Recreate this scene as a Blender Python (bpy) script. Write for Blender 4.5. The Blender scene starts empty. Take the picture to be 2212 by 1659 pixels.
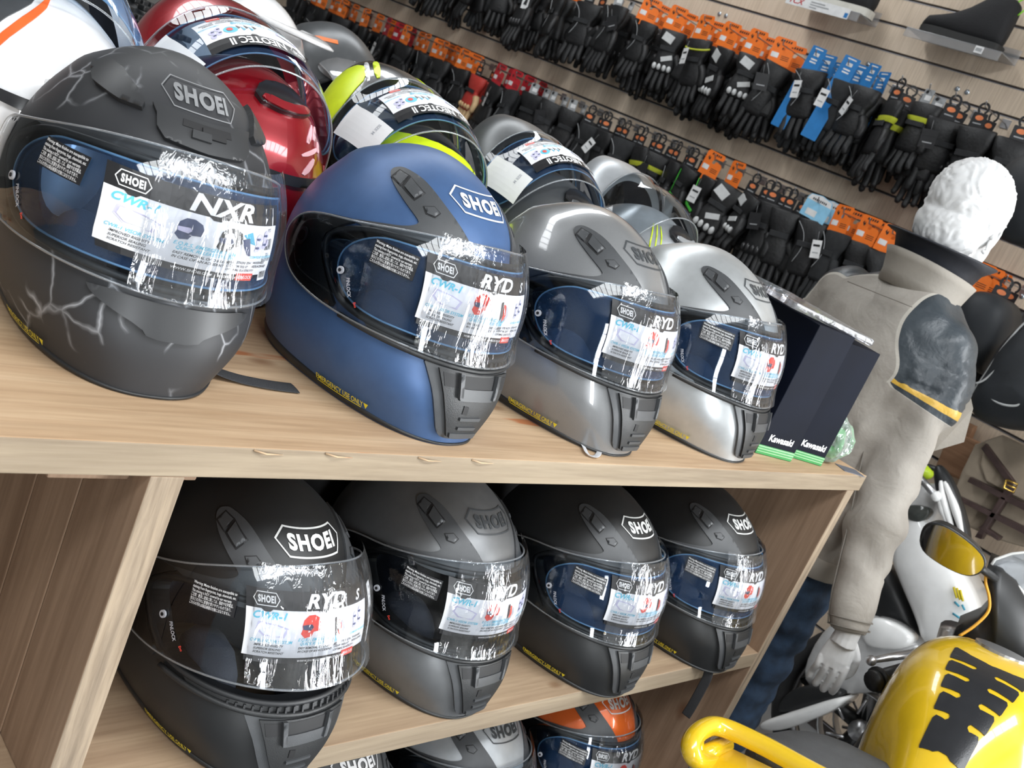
import bpy, bmesh, math, random
from mathutils import Vector, Matrix, noise
from mathutils.geometry import delaunay_2d_cdt
from mathutils.bvhtree import BVHTree
PI = math.pi
R_ = math.radians
SC = bpy.context.scene
COL = SC.collection
rnd = random.Random(7)

# ---------------------------------------------------------------- camera
YAW, PITCH, ROLL, FPX = 0.7120323, 0.2566575, 0.411888, 2193.886
CW, CH = 2212.0, 1659.0
CPOS = Vector((0.0, -0.70, 0.37471))
_f = Vector((math.cos(PITCH)*math.cos(YAW), math.cos(PITCH)*math.sin(YAW), -math.sin(PITCH)))
_r = _f.cross(Vector((0, 0, 1))).normalized()
_u = _r.cross(_f)
_r2 = _r*math.cos(ROLL) + _u*math.sin(ROLL)
_u2 = -_r*math.sin(ROLL) + _u*math.cos(ROLL)
cam_d = bpy.data.cameras.new('camera')
cam_d.sensor_width = 36.0
cam_d.lens = FPX/CW*36.0
cam_d.clip_start = 0.02
cam_d.dof.use_dof = True
cam_d.dof.focus_distance = 1.15
cam_d.dof.aperture_fstop = 15.0
cam = bpy.data.objects.new('camera', cam_d)
COL.objects.link(cam)
m = Matrix.Identity(4)
for i in range(3):
    m[i][0] = _r2[i]; m[i][1] = _u2[i]; m[i][2] = -_f[i]; m[i][3] = CPOS[i]
cam.matrix_world = m
SC.camera = cam

def ray(x, y):
    return _r2*((x-CW/2)/FPX) + _u2*(-(y-CH/2)/FPX) + _f
def onx(x, y, X):
    d = ray(x, y); return CPOS + d*((X-CPOS.x)/d.x)
def ony(x, y, Y):
    d = ray(x, y); return CPOS + d*((Y-CPOS.y)/d.y)
def onz(x, y, Z):
    d = ray(x, y); return CPOS + d*((Z-CPOS.z)/d.z)
def atd(x, y, dep):
    return CPOS + ray(x, y)*dep

# ---------------------------------------------------------------- view, world, lights
SC.view_settings.view_transform = 'Standard'
SC.view_settings.look = 'None'
SC.view_settings.gamma = 1.0
SC.view_settings.use_curve_mapping = False
SC.view_settings.exposure = 0.46

wd = bpy.data.worlds.new('world'); SC.world = wd; wd.use_nodes = True
wn = wd.node_tree.nodes; wn['Background'].inputs[0].default_value = (0.82, 0.9, 1.0, 1); wn['Background'].inputs[1].default_value = 0.22

def area(name, loc, rot, sx, sy, power, col=(1, 1, 1)):
    l = bpy.data.lights.new(name, 'AREA'); l.shape = 'RECTANGLE'; l.size = sx; l.size_y = sy
    l.energy = power; l.color = col
    o = bpy.data.objects.new(name, l); COL.objects.link(o)
    o.location = loc; o.rotation_euler = rot
    return o
ROOM = dict(x0=-3.2, x1=3.45, y0=-4.6, y1=5.6, z0=-1.2, z1=2.5)
# daylight through the shop front windows (wall at -Y) and the roof lights
area('daylight_front', (-1.05, -4.5, .75), (R_(90), 0, 0), .55, 2.3, 84, (0.93, 0.97, 1.0))
area('daylight_entrance', (3.40, -3.05, .55), (R_(90), 0, R_(90)), 1.7, 2.5, 230, (0.93, 0.97, 1.0))
area('roof_light_near', (0.6, -1.7, 2.46), (0, 0, 0), 4.4, 0.7, 110, (0.95, 0.98, 1.0))
area('roof_light_middle', (1.0, 2.2, 2.46), (0, 0, 0), 4.6, 0.5, 55, (0.95, 0.98, 1.0))

# ---------------------------------------------------------------- materials
MATS = {}
def new_mat(name):
    mt = bpy.data.materials.new(name); mt.use_nodes = True
    nt = mt.node_tree
    return mt, nt, nt.nodes['Principled BSDF']
def N(nt, typ, **kw):
    n = nt.nodes.new(typ)
    for k, v in kw.items():
        if k in n.inputs: n.inputs[k].default_value = v
        else: setattr(n, k, v)
    return n
def ramp(nt, pts):
    r = nt.nodes.new('ShaderNodeValToRGB')
    el = r.color_ramp.elements
    while len(el) < len(pts): el.new(0.5)
    for e, (p, c) in zip(el, pts):
        e.position = p; e.color = (*c, 1) if len(c) == 3 else c
    return r
def coords(nt, scale=(1, 1, 1), rot=(0, 0, 0)):
    tc = nt.nodes.new('ShaderNodeTexCoord'); mp = nt.nodes.new('ShaderNodeMapping')
    mp.inputs['Scale'].default_value = scale; mp.inputs['Rotation'].default_value = rot
    nt.links.new(tc.outputs['Object'], mp.inputs['Vector'])
    return mp.outputs[0]
def mat(name, col, rough=0.5, metal=0.0, spec=0.5, coat=0.0, var=0.06, vscale=40, bump=0.0, bscale=300, coat_rough=0.05):
    if name in MATS: return MATS[name]
    mt, nt, b = new_mat(name)
    b.inputs['Roughness'].default_value = rough
    b.inputs['Metallic'].default_value = metal
    b.inputs['Specular IOR Level'].default_value = spec
    b.inputs['Coat Weight'].default_value = coat
    b.inputs['Coat Roughness'].default_value = coat_rough
    v = coords(nt)
    nz = N(nt, 'ShaderNodeTexNoise', Scale=vscale, Detail=3.0)
    nt.links.new(v, nz.inputs['Vector'])
    lo = tuple(max(0, c*(1-var)) for c in col); hi = tuple(min(1, c*(1+var)) for c in col)
    r = ramp(nt, [(0.35, lo), (0.65, hi)])
    nt.links.new(nz.outputs[0], r.inputs[0]); nt.links.new(r.outputs[0], b.inputs['Base Color'])
    if bump:
        n2 = N(nt, 'ShaderNodeTexNoise', Scale=bscale, Detail=2.0)
        nt.links.new(v, n2.inputs['Vector'])
        bp = N(nt, 'ShaderNodeBump', Strength=bump, Distance=0.002)
        nt.links.new(n2.outputs[0], bp.inputs['Height']); nt.links.new(bp.outputs[0], b.inputs['Normal'])
    MATS[name] = mt
    return mt
def clear_mat(name, tint, fres=1.5, rough=0.02, haze=0.0, hazecol=(1, 1, 1), bump=0.0, bs=(60, 60, 6)):
    """thin clear plastic: transparent sheet with Fresnel reflections"""
    if name in MATS: return MATS[name]
    mt = bpy.data.materials.new(name); mt.use_nodes = True; nt = mt.node_tree
    nt.nodes.remove(nt.nodes['Principled BSDF']); out = nt.nodes['Material Output']
    tr = N(nt, 'ShaderNodeBsdfTransparent', Color=(*tint, 1))
    gl = N(nt, 'ShaderNodeBsdfAnisotropic', Roughness=rough); gl.inputs['Color'].default_value = (1, 1, 1, 1)
    fr = N(nt, 'ShaderNodeFresnel', IOR=fres)
    mx = nt.nodes.new('ShaderNodeMixShader')
    nt.links.new(fr.outputs[0], mx.inputs[0]); nt.links.new(tr.outputs[0], mx.inputs[1]); nt.links.new(gl.outputs[0], mx.inputs[2])
    last = mx
    if haze:
        df = N(nt, 'ShaderNodeBsdfDiffuse', Color=(*hazecol, 1)); m2 = nt.nodes.new('ShaderNodeMixShader')
        m2.inputs[0].default_value = haze
        nt.links.new(mx.outputs[0], m2.inputs[1]); nt.links.new(df.outputs[0], m2.inputs[2]); last = m2
    if bump:
        v = coords(nt, bs)
        n2 = N(nt, 'ShaderNodeTexNoise', Scale=1.0, Detail=3.0, Distortion=0.6)
        nt.links.new(v, n2.inputs['Vector'])
        bp = N(nt, 'ShaderNodeBump', Strength=bump, Distance=0.004)
        nt.links.new(n2.outputs[0], bp.inputs['Height'])
        nt.links.new(bp.outputs[0], gl.inputs['Normal']); nt.links.new(bp.outputs[0], fr.inputs['Normal'])
    nt.links.new(last.outputs[0], out.inputs['Surface'])
    MATS[name] = mt
    return mt
def wood_mat(name, base, dark, along=0, knots=0.0, stain=0.0, rough=0.6, grain=1.0):
    if name in MATS: return MATS[name]
    mt, nt, b = new_mat(name)
    sc = [26*grain, 26*grain, 26*grain]; sc[along] = 1.6*grain
    v = coords(nt, tuple(sc))
    n1 = N(nt, 'ShaderNodeTexNoise', Scale=1.0, Detail=6.0, Roughness=0.62, Distortion=0.5)
    nt.links.new(v, n1.inputs['Vector'])
    r = ramp(nt, [(0.28, dark), (0.5, tuple((a*0.6+c*0.4) for a, c in zip(base, dark))), (0.62, base), (0.8, tuple(min(1, c*1.12) for c in base))])
    nt.links.new(n1.outputs[0], r.inputs[0])
    sc2 = [160, 160, 160]; sc2[along] = 7
    n3 = N(nt, 'ShaderNodeTexNoise', Scale=1.0, Detail=3.0); nt.links.new(coords(nt, tuple(sc2)), n3.inputs['Vector'])
    mx = N(nt, 'ShaderNodeMixRGB', blend_type='MULTIPLY'); mx.inputs[0].default_value = 0.35
    r3 = ramp(nt, [(0.3, (0.55, 0.5, 0.45)), (0.6, (1, 1, 1))]); nt.links.new(n3.outputs[0], r3.inputs[0])
    nt.links.new(r.outputs[0], mx.inputs[1]); nt.links.new(r3.outputs[0], mx.inputs[2])
    last = mx.outputs[0]
    if knots:
        ks = [5.5, 5.5, 5.5]; ks[along] = 3.0
        vo = N(nt, 'ShaderNodeTexVoronoi', Scale=1.0, feature='F1'); nt.links.new(coords(nt, tuple(ks)), vo.inputs['Vector'])
        rk = ramp(nt, [(0.0, (1, 1, 1)), (0.1*knots, (0.55, 0.55, 0.55)), (0.2*knots, (0, 0, 0))]); nt.links.new(vo.outputs['Distance'], rk.inputs[0])
        m2 = N(nt, 'ShaderNodeMixRGB'); nt.links.new(rk.outputs[0], m2.inputs[0]); nt.links.new(last, m2.inputs[1])
        m2.inputs[2].default_value = (base[0]*0.38, base[1]*0.25, base[2]*0.18, 1); last = m2.outputs[0]
    if stain:
        ss = [14, 14, 14]; ss[along] = 2.2
        n4 = N(nt, 'ShaderNodeTexNoise', Scale=1.0, Detail=4.0); nt.links.new(coords(nt, tuple(ss)), n4.inputs['Vector'])
        r4 = ramp(nt, [(0.635, (0, 0, 0)), (0.66, (stain, stain, stain))]); nt.links.new(n4.outputs[0], r4.inputs[0])
        m3 = N(nt, 'ShaderNodeMixRGB'); nt.links.new(r4.outputs[0], m3.inputs[0]); nt.links.new(last, m3.inputs[1])
        m3.inputs[2].default_value = (0.45, 0.13, 0.035, 1); last = m3.outputs[0]
    nt.links.new(last, b.inputs['Base Color'])
    b.inputs['Roughness'].default_value = rough
    b.inputs['Specular IOR Level'].default_value = 0.3
    bp = N(nt, 'ShaderNodeBump', Strength=0.25, Distance=0.001); nt.links.new(n3.outputs[0], bp.inputs['Height']); nt.links.new(bp.outputs[0], b.inputs['Normal'])
    MATS[name] = mt
    return mt

# ---------------------------------------------------------------- mesh builder
class MB:
    def __init__(self): self.v = []; self.f = []; self.mi = []; self.mats = []; self.smooth = []
    def midx(self, mt):
        if mt not in self.mats: self.mats.append(mt)
        return self.mats.index(mt)
    def add(self, vs, fs, mt, smooth=False):
        o = len(self.v); i = self.midx(mt)
        self.v += [tuple(p) for p in vs]
        for f in fs:
            self.f.append(tuple(o+k for k in f)); self.mi.append(i); self.smooth.append(smooth)
        return self
    def box(self, c, s, mt, M=None, bev=0.0, smooth=False):
        x, y, z = (k/2 for k in s)
        if bev <= 0:
            vs = [Vector((sx*x, sy*y, sz*z)) for sz in (-1, 1) for sy in (-1, 1) for sx in (-1, 1)]
            fs = [(0, 2, 3, 1), (4, 5, 7, 6), (0, 1, 5, 4), (2, 6, 7, 3), (0, 4, 6, 2), (1, 3, 7, 5)]
        else:
            bm = bmesh.new(); bmesh.ops.create_cube(bm, size=1.0)
            for v in bm.verts: v.co = Vector((v.co.x*s[0], v.co.y*s[1], v.co.z*s[2]))
            bmesh.ops.bevel(bm, geom=bm.edges[:], offset=bev, segments=2, profile=0.6, affect='EDGES')
            bm.verts.index_update()
            vs = [v.co.copy() for v in bm.verts]; fs = [tuple(v.index for v in f.verts) for f in bm.faces]; bm.free()
        c = Vector(c)
        if M is not None: vs = [M @ v + c for v in vs]
        else: vs = [v + c for v in vs]
        return self.add(vs, fs, mt, smooth)
    def tube(self, pts, rad, mt, seg=10, caps=True, smooth=True, flat=None):
        """sweep; rad float or list; flat=(a,b,normal) gives an elliptical strap section"""
        pts = [Vector(p) for p in pts]; n = len(pts)
        if not isinstance(rad, (list, tuple)): rad = [rad]*n
        ref = None; vs = []
        for i, p in enumerate(pts):
            t = (pts[min(i+1, n-1)] - pts[max(i-1, 0)]).normalized()
            if ref is None:
                ref = Vector((0, 0, 1)) if abs(t.z) < 0.9 else Vector((0, 1, 0))
                if flat: ref = Vector(flat[2])
            a = (ref - t*ref.dot(t)).normalized(); ref = a; b = t.cross(a)
            ra, rb = rad[i], rad[i]
            if flat: ra, rb = rad[i]*flat[0], rad[i]*flat[1]
            for k in range(seg):
                th = 2*PI*k/seg
                vs.append(p + a*math.cos(th)*ra + b*math.sin(th)*rb)
        fs = []
        for i in range(n-1):
            for k in range(seg):
                k2 = (k+1) % seg
                fs.append((i*seg+k, i*seg+k2, (i+1)*seg+k2, (i+1)*seg+k))
        if caps:
            fs.append(tuple(range(seg-1, -1, -1))); fs.append(tuple((n-1)*seg+k for k in range(seg)))
        return self.add(vs, fs, mt, smooth)
    def loft(self, rings, mt, caps=True, smooth=True, closed=True):
        n = len(rings[0]); vs = [p for r in rings for p in r]; fs = []
        for i in range(len(rings)-1):
            for k in range(n if closed else n-1):
                k2 = (k+1) % n
                fs.append((i*n+k, i*n+k2, (i+1)*n+k2, (i+1)*n+k))
        if caps and closed:
            fs.append(tuple(range(n-1, -1, -1))); fs.append(tuple((len(rings)-1)*n+k for k in range(n)))
        return self.add(vs, fs, mt, smooth)
    def prism(self, poly, th, mt, M, side=None, smooth=False):
        """flat outline poly (x,y) extruded from z=0 to z=th, placed by matrix M"""
        tri = tess(poly); n = len(poly)
        top = [M @ Vector((x, y, th)) for x, y in poly]; bot = [M @ Vector((x, y, 0)) for x, y in poly]
        fs = [tuple(t) for t in tri] + [tuple(n+k for k in reversed(t)) for t in tri]
        self.add(top+bot, fs, mt, smooth)
        sf = [(k, (k+1) % n, n+(k+1) % n, n+k)[::-1] for k in range(n)]
        return self.add(top+bot, sf, side or mt, smooth)
    def sphere(self, c, r, mt, seg=16, rings=10, M=None):
        c = Vector(c); r = Vector(r) if not isinstance(r, (int, float)) else Vector((r, r, r))
        vs = [Vector((0, 0, -r.z))]; fs = []
        for i in range(1, rings):
            ph = -PI/2 + PI*i/rings
            for k in range(seg):
                th = 2*PI*k/seg
                vs.append(Vector((r.x*math.cos(ph)*math.cos(th), r.y*math.cos(ph)*math.sin(th), r.z*math.sin(ph))))
        vs.append(Vector((0, 0, r.z)))
        for k in range(seg):
            k2 = (k+1) % seg
            fs.append((0, 1+k2, 1+k))
            for i in range(rings-2):
                a = 1+i*seg; b = a+seg
                fs.append((a+k, a+k2, b+k2, b+k))
            a = 1+(rings-2)*seg; fs.append((a+k, a+k2, len(vs)-1))
        vs = [(M @ v if M is not None else v) + c for v in vs]
        return self.add(vs, fs, mt, True)
    def xf(self, M):
        self.v = [tuple(M @ Vector(p)) for p in self.v]; return self
    def mesh(self, name):
        me = bpy.data.meshes.new(name); me.from_pydata(self.v, [], self.f)
        for mt in self.mats: me.materials.append(mt)
        me.polygons.foreach_set('material_index', self.mi); me.polygons.foreach_set('use_smooth', self.smooth)
        me.update(); return me
    def build(self, name, parent=None, loc=None):
        o = bpy.data.objects.new(name, self.mesh(name)); COL.objects.link(o)
        if parent is not None: o.parent = parent
        if loc is not None: o.location = loc
        return o
def tess(poly):
    from mathutils.geometry import tessellate_polygon
    t = tessellate_polygon([[Vector((x, y, 0)) for x, y in poly]])
    out = []
    for a, b, c in t:
        (x1, y1), (x2, y2), (x3, y3) = poly[a], poly[b], poly[c]
        out.append((a, b, c) if (x2-x1)*(y3-y1)-(x3-x1)*(y2-y1) > 0 else (a, c, b))
    return out
def tag(o, label=None, cat=None, group=None, kind=None):
    if label: o['label'] = label
    if cat: o['category'] = cat
    if group: o['group'] = group
    if kind: o['kind'] = kind
    return o
def empty(name, loc=(0, 0, 0), rz=0.0, label=None, cat=None, group=None):
    o = bpy.data.objects.new(name, None); COL.objects.link(o); o.empty_display_size = 0.05
    o.location = loc; o.rotation_euler = (0, 0, rz)
    return tag(o, label, cat, group)
KIDS = {}
def kids(o): return [c for c in COL.objects if c.parent == o]
def copy_tree(o, parent=None, cache=None):
    if cache is None:
        cache = {}
        for c in COL.objects:
            if c.parent: cache.setdefault(c.parent.name, []).append(c)
    c = o.copy(); COL.objects.link(c)
    if parent is not None: c.parent = parent
    for ch in cache.get(o.name, []): copy_tree(ch, c, cache)
    return c
def struct(name, mb, loc=None):
    o = mb.build(name, None, loc); o['kind'] = 'structure'; return o
def arc(cx, cy, r, a0, a1, n):
    return [(cx+r*math.cos(R_(a0+(a1-a0)*i/n)), cy+r*math.sin(R_(a0+(a1-a0)*i/n))) for i in range(n+1)]
def rrect(w, h, r, n=4):
    p = []
    for cx, cy, a in ((w/2-r, h/2-r, 0), (-w/2+r, h/2-r, 90), (-w/2+r, -h/2+r, 180), (w/2-r, -h/2+r, 270)):
        p += arc(cx, cy, r, a, a+90, n)
    return p
def chaikin(p, it=2, closed=True):
    for _ in range(it):
        q = []; n = len(p)
        rng = range(n) if closed else range(n-1)
        if not closed: q.append(p[0])
        for i in rng:
            a, b = p[i], p[(i+1) % n]
            q.append(tuple(x*0.75+y*0.25 for x, y in zip(a, b))); q.append(tuple(x*0.25+y*0.75 for x, y in zip(a, b)))
        if not closed: q.append(p[-1])
        p = q
    return p
def catmull(pts, n=6):
    pts = [Vector(p) for p in pts]; out = []
    for i in range(len(pts)-1):
        p0 = pts[max(i-1, 0)]; p1 = pts[i]; p2 = pts[i+1]; p3 = pts[min(i+2, len(pts)-1)]
        for k in range(n):
            t = k/n
            out.append(0.5*((2*p1)+(-p0+p2)*t+(2*p0-5*p1+4*p2-p3)*t*t+(-p0+3*p1-3*p2+p3)*t*t*t))
    out.append(pts[-1]); return out

# ---------------------------------------------------------------- lettering
_txt = {}
def text2d(body, size=1.0, off=0.0, shear=0.0, xs=1.0, align='LEFT'):
    """letters as flat triangles: returns verts (x,y) and faces"""
    key = (body, off, shear, align)
    if key not in _txt:
        cu = bpy.data.curves.new('t', 'FONT'); cu.body = body; cu.size = 1.0; cu.offset = off; cu.shear = shear
        cu.resolution_u = 3; cu.align_x = align
        ob = bpy.data.objects.new('t', cu); COL.objects.link(ob)
        dg = bpy.context.evaluated_depsgraph_get(); dg.update()
        me = bpy.data.meshes.new_from_object(ob.evaluated_get(dg))
        vs = [(v.co.x, v.co.y) for v in me.vertices]; fs = [tuple(p.vertices) for p in me.polygons]
        bpy.data.objects.remove(ob); bpy.data.curves.remove(cu); bpy.data.meshes.remove(me)
        _txt[key] = (vs, fs)
    vs, fs = _txt[key]
    return [(x*size*xs, y*size) for x, y in vs], fs
def text_width(vs): 
    xs = [v[0] for v in vs]; return (min(xs), max(xs)) if xs else (0, 0)
def tri_orient(vs, fs, up=True):
    out = []
    for f in fs:
        a = 0
        for i in range(len(f)):
            x1, y1 = vs[f[i]]; x2, y2 = vs[f[(i+1) % len(f)]]; a += x1*y2-x2*y1
        out.append(f if (a > 0) == up else tuple(reversed(f)))
    return out
def flat_text(mb, body, size, M, mt, off=0.0, shear=0.0, xs=1.0, z=0.0, align='LEFT'):
    vs, fs = text2d(body, size, off, shear, xs, align); fs = tri_orient(vs, fs)
    mb.add([M @ Vector((x, y, z)) for x, y in vs], fs, mt)
# ---------------------------------------------------------------- helmet surface
# local frame: +Y is the way the wearer looks, +X the wearer's right, +Z up. (a, z): azimuth from the front, height
HZ, ZE = 0.2847, 0.135
SM = 1.876
_S = dict(yf=(.1705, .1711, .1515), yb=(.1423, .1398, .1532), w=(.0903, .1173, .1243), n=(2.35, 2.52, 2.142))
def _h3(k, z):
    v0, v5, v1 = _S[k]; s1 = (v1-v0)/ZE
    if z <= .055:
        u = z/.055; h = .055; a_, b_, m0, m1 = v0, v5, (v5-v0)/.055, s1
    else:
        u = (z-.055)/(ZE-.055); h = ZE-.055; a_, b_, m0, m1 = v5, v1, s1, 0.0
    return (2*u**3-3*u*u+1)*a_+(u**3-2*u*u+u)*h*m0+(-2*u**3+3*u*u)*b_+(u**3-u*u)*h*m1
RT = 0.145
def z2t(z): return z if z <= ZE else ZE + RT*math.asin(min(1.0, ((z-ZE)/(HZ-ZE))**(SM/2)))
TMAX = ZE + RT*PI/2
def hsurf0(a, t, grow=0.0):
    if t <= ZE:
        z = max(0.0, t); c = 1.0; sh = 0.0
        yf, yb, w, n = (_h3(k, z) for k in ('yf', 'yb', 'w', 'n'))
    else:
        ph = min(PI/2, (t-ZE)/RT); c = max(0.0, math.cos(ph))**(2/SM); s = math.sin(ph)**(2/SM)
        yf, yb, w, n = .1515*c, .1532*c, .1243*c, 2.142; z = ZE+(HZ-ZE)*s; sh = -.0088*s
    sa, ca = math.sin(a), math.cos(a); e = 2.0/n
    x = w*math.copysign(abs(sa)**e, sa); y = (yf if ca > 0 else yb)*math.copysign(abs(ca)**e, ca) + sh
    p = Vector((x, y, z))
    k = math.exp(-((t-.262)/.016)**2)*max(0.0, -ca)**0.7*0.005      # swept rear ridge
    if k > 1e-5:
        p += Vector((x, y, 0)).normalized()*k
    return p
def hnorm(a, t):
    e = 0.01
    t1, t2 = max(0.0, t-.002), min(TMAX-.0005, t+.002)
    du = hsurf0(a+e, t)-hsurf0(a-e, t); dv = hsurf0(a, t2)-hsurf0(a, t1)
    n = dv.cross(du)
    if n.length < 1e-9: return Vector((0, 0, 1))
    return n.normalized()
def hpt(a, t, off=0.0):
    if t > TMAX-.001: return Vector((0, -.0088, HZ+off))
    return hsurf0(a, t)+hnorm(a, t)*off
UW = 0.135
def inpoly(x, y, P):
    c = False; n = len(P); j = n-1
    for i in range(n):
        xi, yi = P[i]; xj, yj = P[j]
        if (yi > y) != (yj > y) and x < (xj-xi)*(y-yi)/(yj-yi)+xi: c = not c
        j = i
    return c
def dens(P, step, closed=True):
    out = []; n = len(P)
    for i in range(n if closed else n-1):
        a = P[i]; b = P[(i+1) % n]; L = math.hypot(b[0]-a[0], b[1]-a[1]); k = max(1, int(math.ceil(L/step)))
        out += [(a[0]+(b[0]-a[0])*j/k, a[1]+(b[1]-a[1])*j/k) for j in range(k)]
    return out
def az(P, sm=0, mirror=False):
    """(degrees, mm) outline -> (U, t) in metres"""
    Q = [((-a if mirror else a), z) for a, z in P]
    if mirror: Q = Q[::-1]
    if sm: Q = chaikin(Q, sm)
    return [(R_(a)*UW, z2t(z/1000.0)) for a, z in Q]
def cdt(outer, holes=(), step=.007):
    loops = [dens(outer, step)]+[dens(h, step) for h in holes]
    vs = []; ed = []
    for L in loops:
        o = len(vs); vs += L; ed += [(o+i, o+(i+1) % len(L)) for i in range(len(L))]
    nb = len(vs)
    xs = [p[0] for p in outer]; ys = [p[1] for p in outer]
    x0, x1, y0, y1 = min(xs), max(xs), min(ys), max(ys)
    nx = int((x1-x0)/step)+1; ny = int((y1-y0)/step)+1
    cell = {}
    for p in vs: cell.setdefault((int(p[0]//step), int(p[1]//step)), []).append(p)
    for j in range(ny+1):
        for i in range(nx+1):
            x = x0+(x1-x0)*i/nx; y = y0+(y1-y0)*(j+0.5*0)/ny
            if not inpoly(x, y, outer) or any(inpoly(x, y, h) for h in holes): continue
            ci, cj = int(x//step), int(y//step)
            near = False
            for di in (-1, 0, 1):
                for dj in (-1, 0, 1):
                    for q in cell.get((ci+di, cj+dj), ()):
                        if (q[0]-x)**2+(q[1]-y)**2 < (0.5*step)**2: near = True
            if not near: vs.append((x, y))
    r = delaunay_2d_cdt([Vector(v) for v in vs], ed, [], 0, 1e-7)
    V = [(v.x, v.y) for v in r[0]]; F = []
    for f in r[2]:
        cx = sum(V[k][0] for k in f)/len(f); cy = sum(V[k][1] for k in f)/len(f)
        if inpoly(cx, cy, loops[0]) and not any(inpoly(cx, cy, h) for h in loops[1:]): F.append(tuple(f))
    E = {}
    for f in F:
        for i in range(len(f)):
            a, b = f[i], f[(i+1) % len(f)]; E[(a, b)] = E.get((a, b), 0)+1
    bd = [(a, b) for (a, b) in E if (b, a) not in E]
    return V, F, bd
def patch(mb, outer, off, mt, th=0.0, holes=(), step=.007, surf=hpt, inner=None, smooth=True, side=None):
    """skin patch lying on the helmet surface at height off, closed down by th"""
    V, F, bd = cdt(outer, holes, step)
    top = [surf(u/UW, t, off) for u, t in V]
    mb.add(top, [tuple(reversed(f)) for f in F], mt, smooth)
    if th:
        bot = [surf(u/UW, t, off-th) for u, t in V]; n = len(V)
        vs = top+bot
        if inner is not None: mb.add(bot, F, inner, smooth)
        mb.add(vs, [(a, b, n+b, n+a) for a, b in bd], side or mt, False)
    return mb
def decal(mb, vf, a0, z0, off, mt, rot=0.0, surf=hpt, flip=False, clip=None):
    """put flat lettering (metres, origin at the anchor) on the surface; x runs to the viewer's right of someone facing the helmet"""
    vs, fs = vf; t0 = z2t(z0/1000.0); c, s = math.cos(rot), math.sin(rot); P = []
    for x, y in vs:
        x, y = x*c-y*s, x*s+y*c
        if flip: x, y = -x, -y
        t = t0+y
        # local girth per radian at this height
        e = .02; aa = R_(a0)
        g = (hsurf0(aa+e, t)-hsurf0(aa-e, t)).length/(2*e)
        a = aa-x/max(g, .03)
        P.append((a, t))
    vs3 = [surf(a, t, off) for a, t in P]
    fs = tri_orient(vs, fs)
    mb.add(vs3, fs, mt, False)
def ring2(poly, w):
    """outline band of a flat polygon, width w"""
    n = len(poly); out = []
    cx = sum(p[0] for p in poly)/n; cy = sum(p[1] for p in poly)/n
    inn = []
    for i in range(n):
        a, b, c = Vector(poly[i-1]), Vector(poly[i]), Vector(poly[(i+1) % n])
        d1 = (b-a).normalized(); d2 = (c-b).normalized(); n1 = Vector((-d1.y, d1.x)); n2 = Vector((-d2.y, d2.x))
        m_ = (n1+n2); m_ = m_/max(0.4, m_.length_squared)*2
        inn.append(tuple(b+m_*w))
    vs = list(poly)+inn
    return vs, [(i, (i+1) % n, n+(i+1) % n, n+i) for i in range(n)]
HEXL = [(-.037, 0), (-.027, .0165), (.027, .0165), (.037, 0), (.027, -.0165), (-.027, -.0165)]
def logo_parts(sc=1.0, lw=.0019, sx=1.0):
    hx = [(x*sc*sx, y*sc) for x, y in HEXL][::-1]
        # subdivide the ring lengthwise so that it bends with the surface
    d = dens(hx, .006*sc); vs, fs = ring2(d, -lw*sc)
    tv, tf = [], []; cur = 0.0
    for ch in 'SHOEI':
        cv, cf = text2d(ch, 1.0, 0.048); x0, x1 = text_width(cv); o = len(tv)
        tv += [(x-x0+cur, y) for x, y in cv]; tf += [tuple(o+k for k in f) for f in cf]; cur += (x1-x0)+.09
    cur -= .09; y0, y1 = min(v[1] for v in tv), max(v[1] for v in tv)
    k = .052*sc*sx/cur; ky = .0205*sc/(y1-y0); tv = [((x-cur/2)*k, (y-(y0+y1)/2)*ky) for x, y in tv]
    return (vs, fs), (tv, tf)
def put_logo(mb, a0, z0, off, mt, sc=1.0, surf=hpt, lw=.0019, rot=0.0, sx=1.0):
    h, t = logo_parts(sc, lw, sx)
    decal(mb, h, a0, z0, off, mt, rot, surf); decal(mb, t, a0, z0, off, mt, rot, surf)
def mirz(P): return [(-a, z) for a, z in P][::-1]
PORT = [(0, 202), (30, 201), (55, 196), (73, 189), (86, 174), (90, 160), (86, 142), (78, 118), (70, 106), (50, 103), (25, 102), (0, 100)]
PORT = az(PORT + [(-a, z) for a, z in PORT[-2:0:-1]], 2)
_vz = [(0, 215), (20, 213), (38, 209), (56, 202), (75, 191), (93, 181), (106, 170), (113, 154), (114, 138), (109, 122), (100, 108), (88, 100), (75, 98), (50, 97), (23, 95), (0, 92)]
VIS = az(_vz + [(-a, z) for a, z in _vz[-2:0:-1]], 2)
_pl = [(0, 196), (30, 195), (55, 191), (66, 186), (75, 172), (79, 156), (78, 138), (71, 118), (60, 110), (38, 110), (0, 109)]
PINL = az(_pl + [(-a, z) for a, z in _pl[-2:0:-1]], 2)

# shared helmet materials
M_TRIM = mat('black_helmet_trim', (.018, .019, .02), .45, bump=.15, bscale=900)
M_VENT = mat('matt_charcoal_vent', (.055, .058, .062), .42, bump=.1, bscale=1200)
M_DARK = mat('dark_recess', (.008, .008, .009), .6)
M_LINE = mat('helmet_lining', (.035, .04, .055), .9, bump=.5, bscale=500)
M_RUB = mat('black_rubber', (.02, .021, .023), .5)
M_WHT = mat('white_print', (.82, .82, .82), .5, var=.01)
M_LAB = mat('label_paper', (.80, .81, .84), .45, var=.02)
M_BLK = mat('black_print', (.012, .012, .014), .35)
M_CYAN = mat('cyan_print', (.12, .55, .72), .5)
M_RED = mat('red_print', (.75, .06, .04), .45)
M_LILAC = mat('lilac_print', (.58, .56, .74), .5)
M_GREYP = mat('grey_print', (.42, .43, .47), .5)
M_YEL = mat('yellow_print', (.72, .58, .02), .5)
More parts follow.
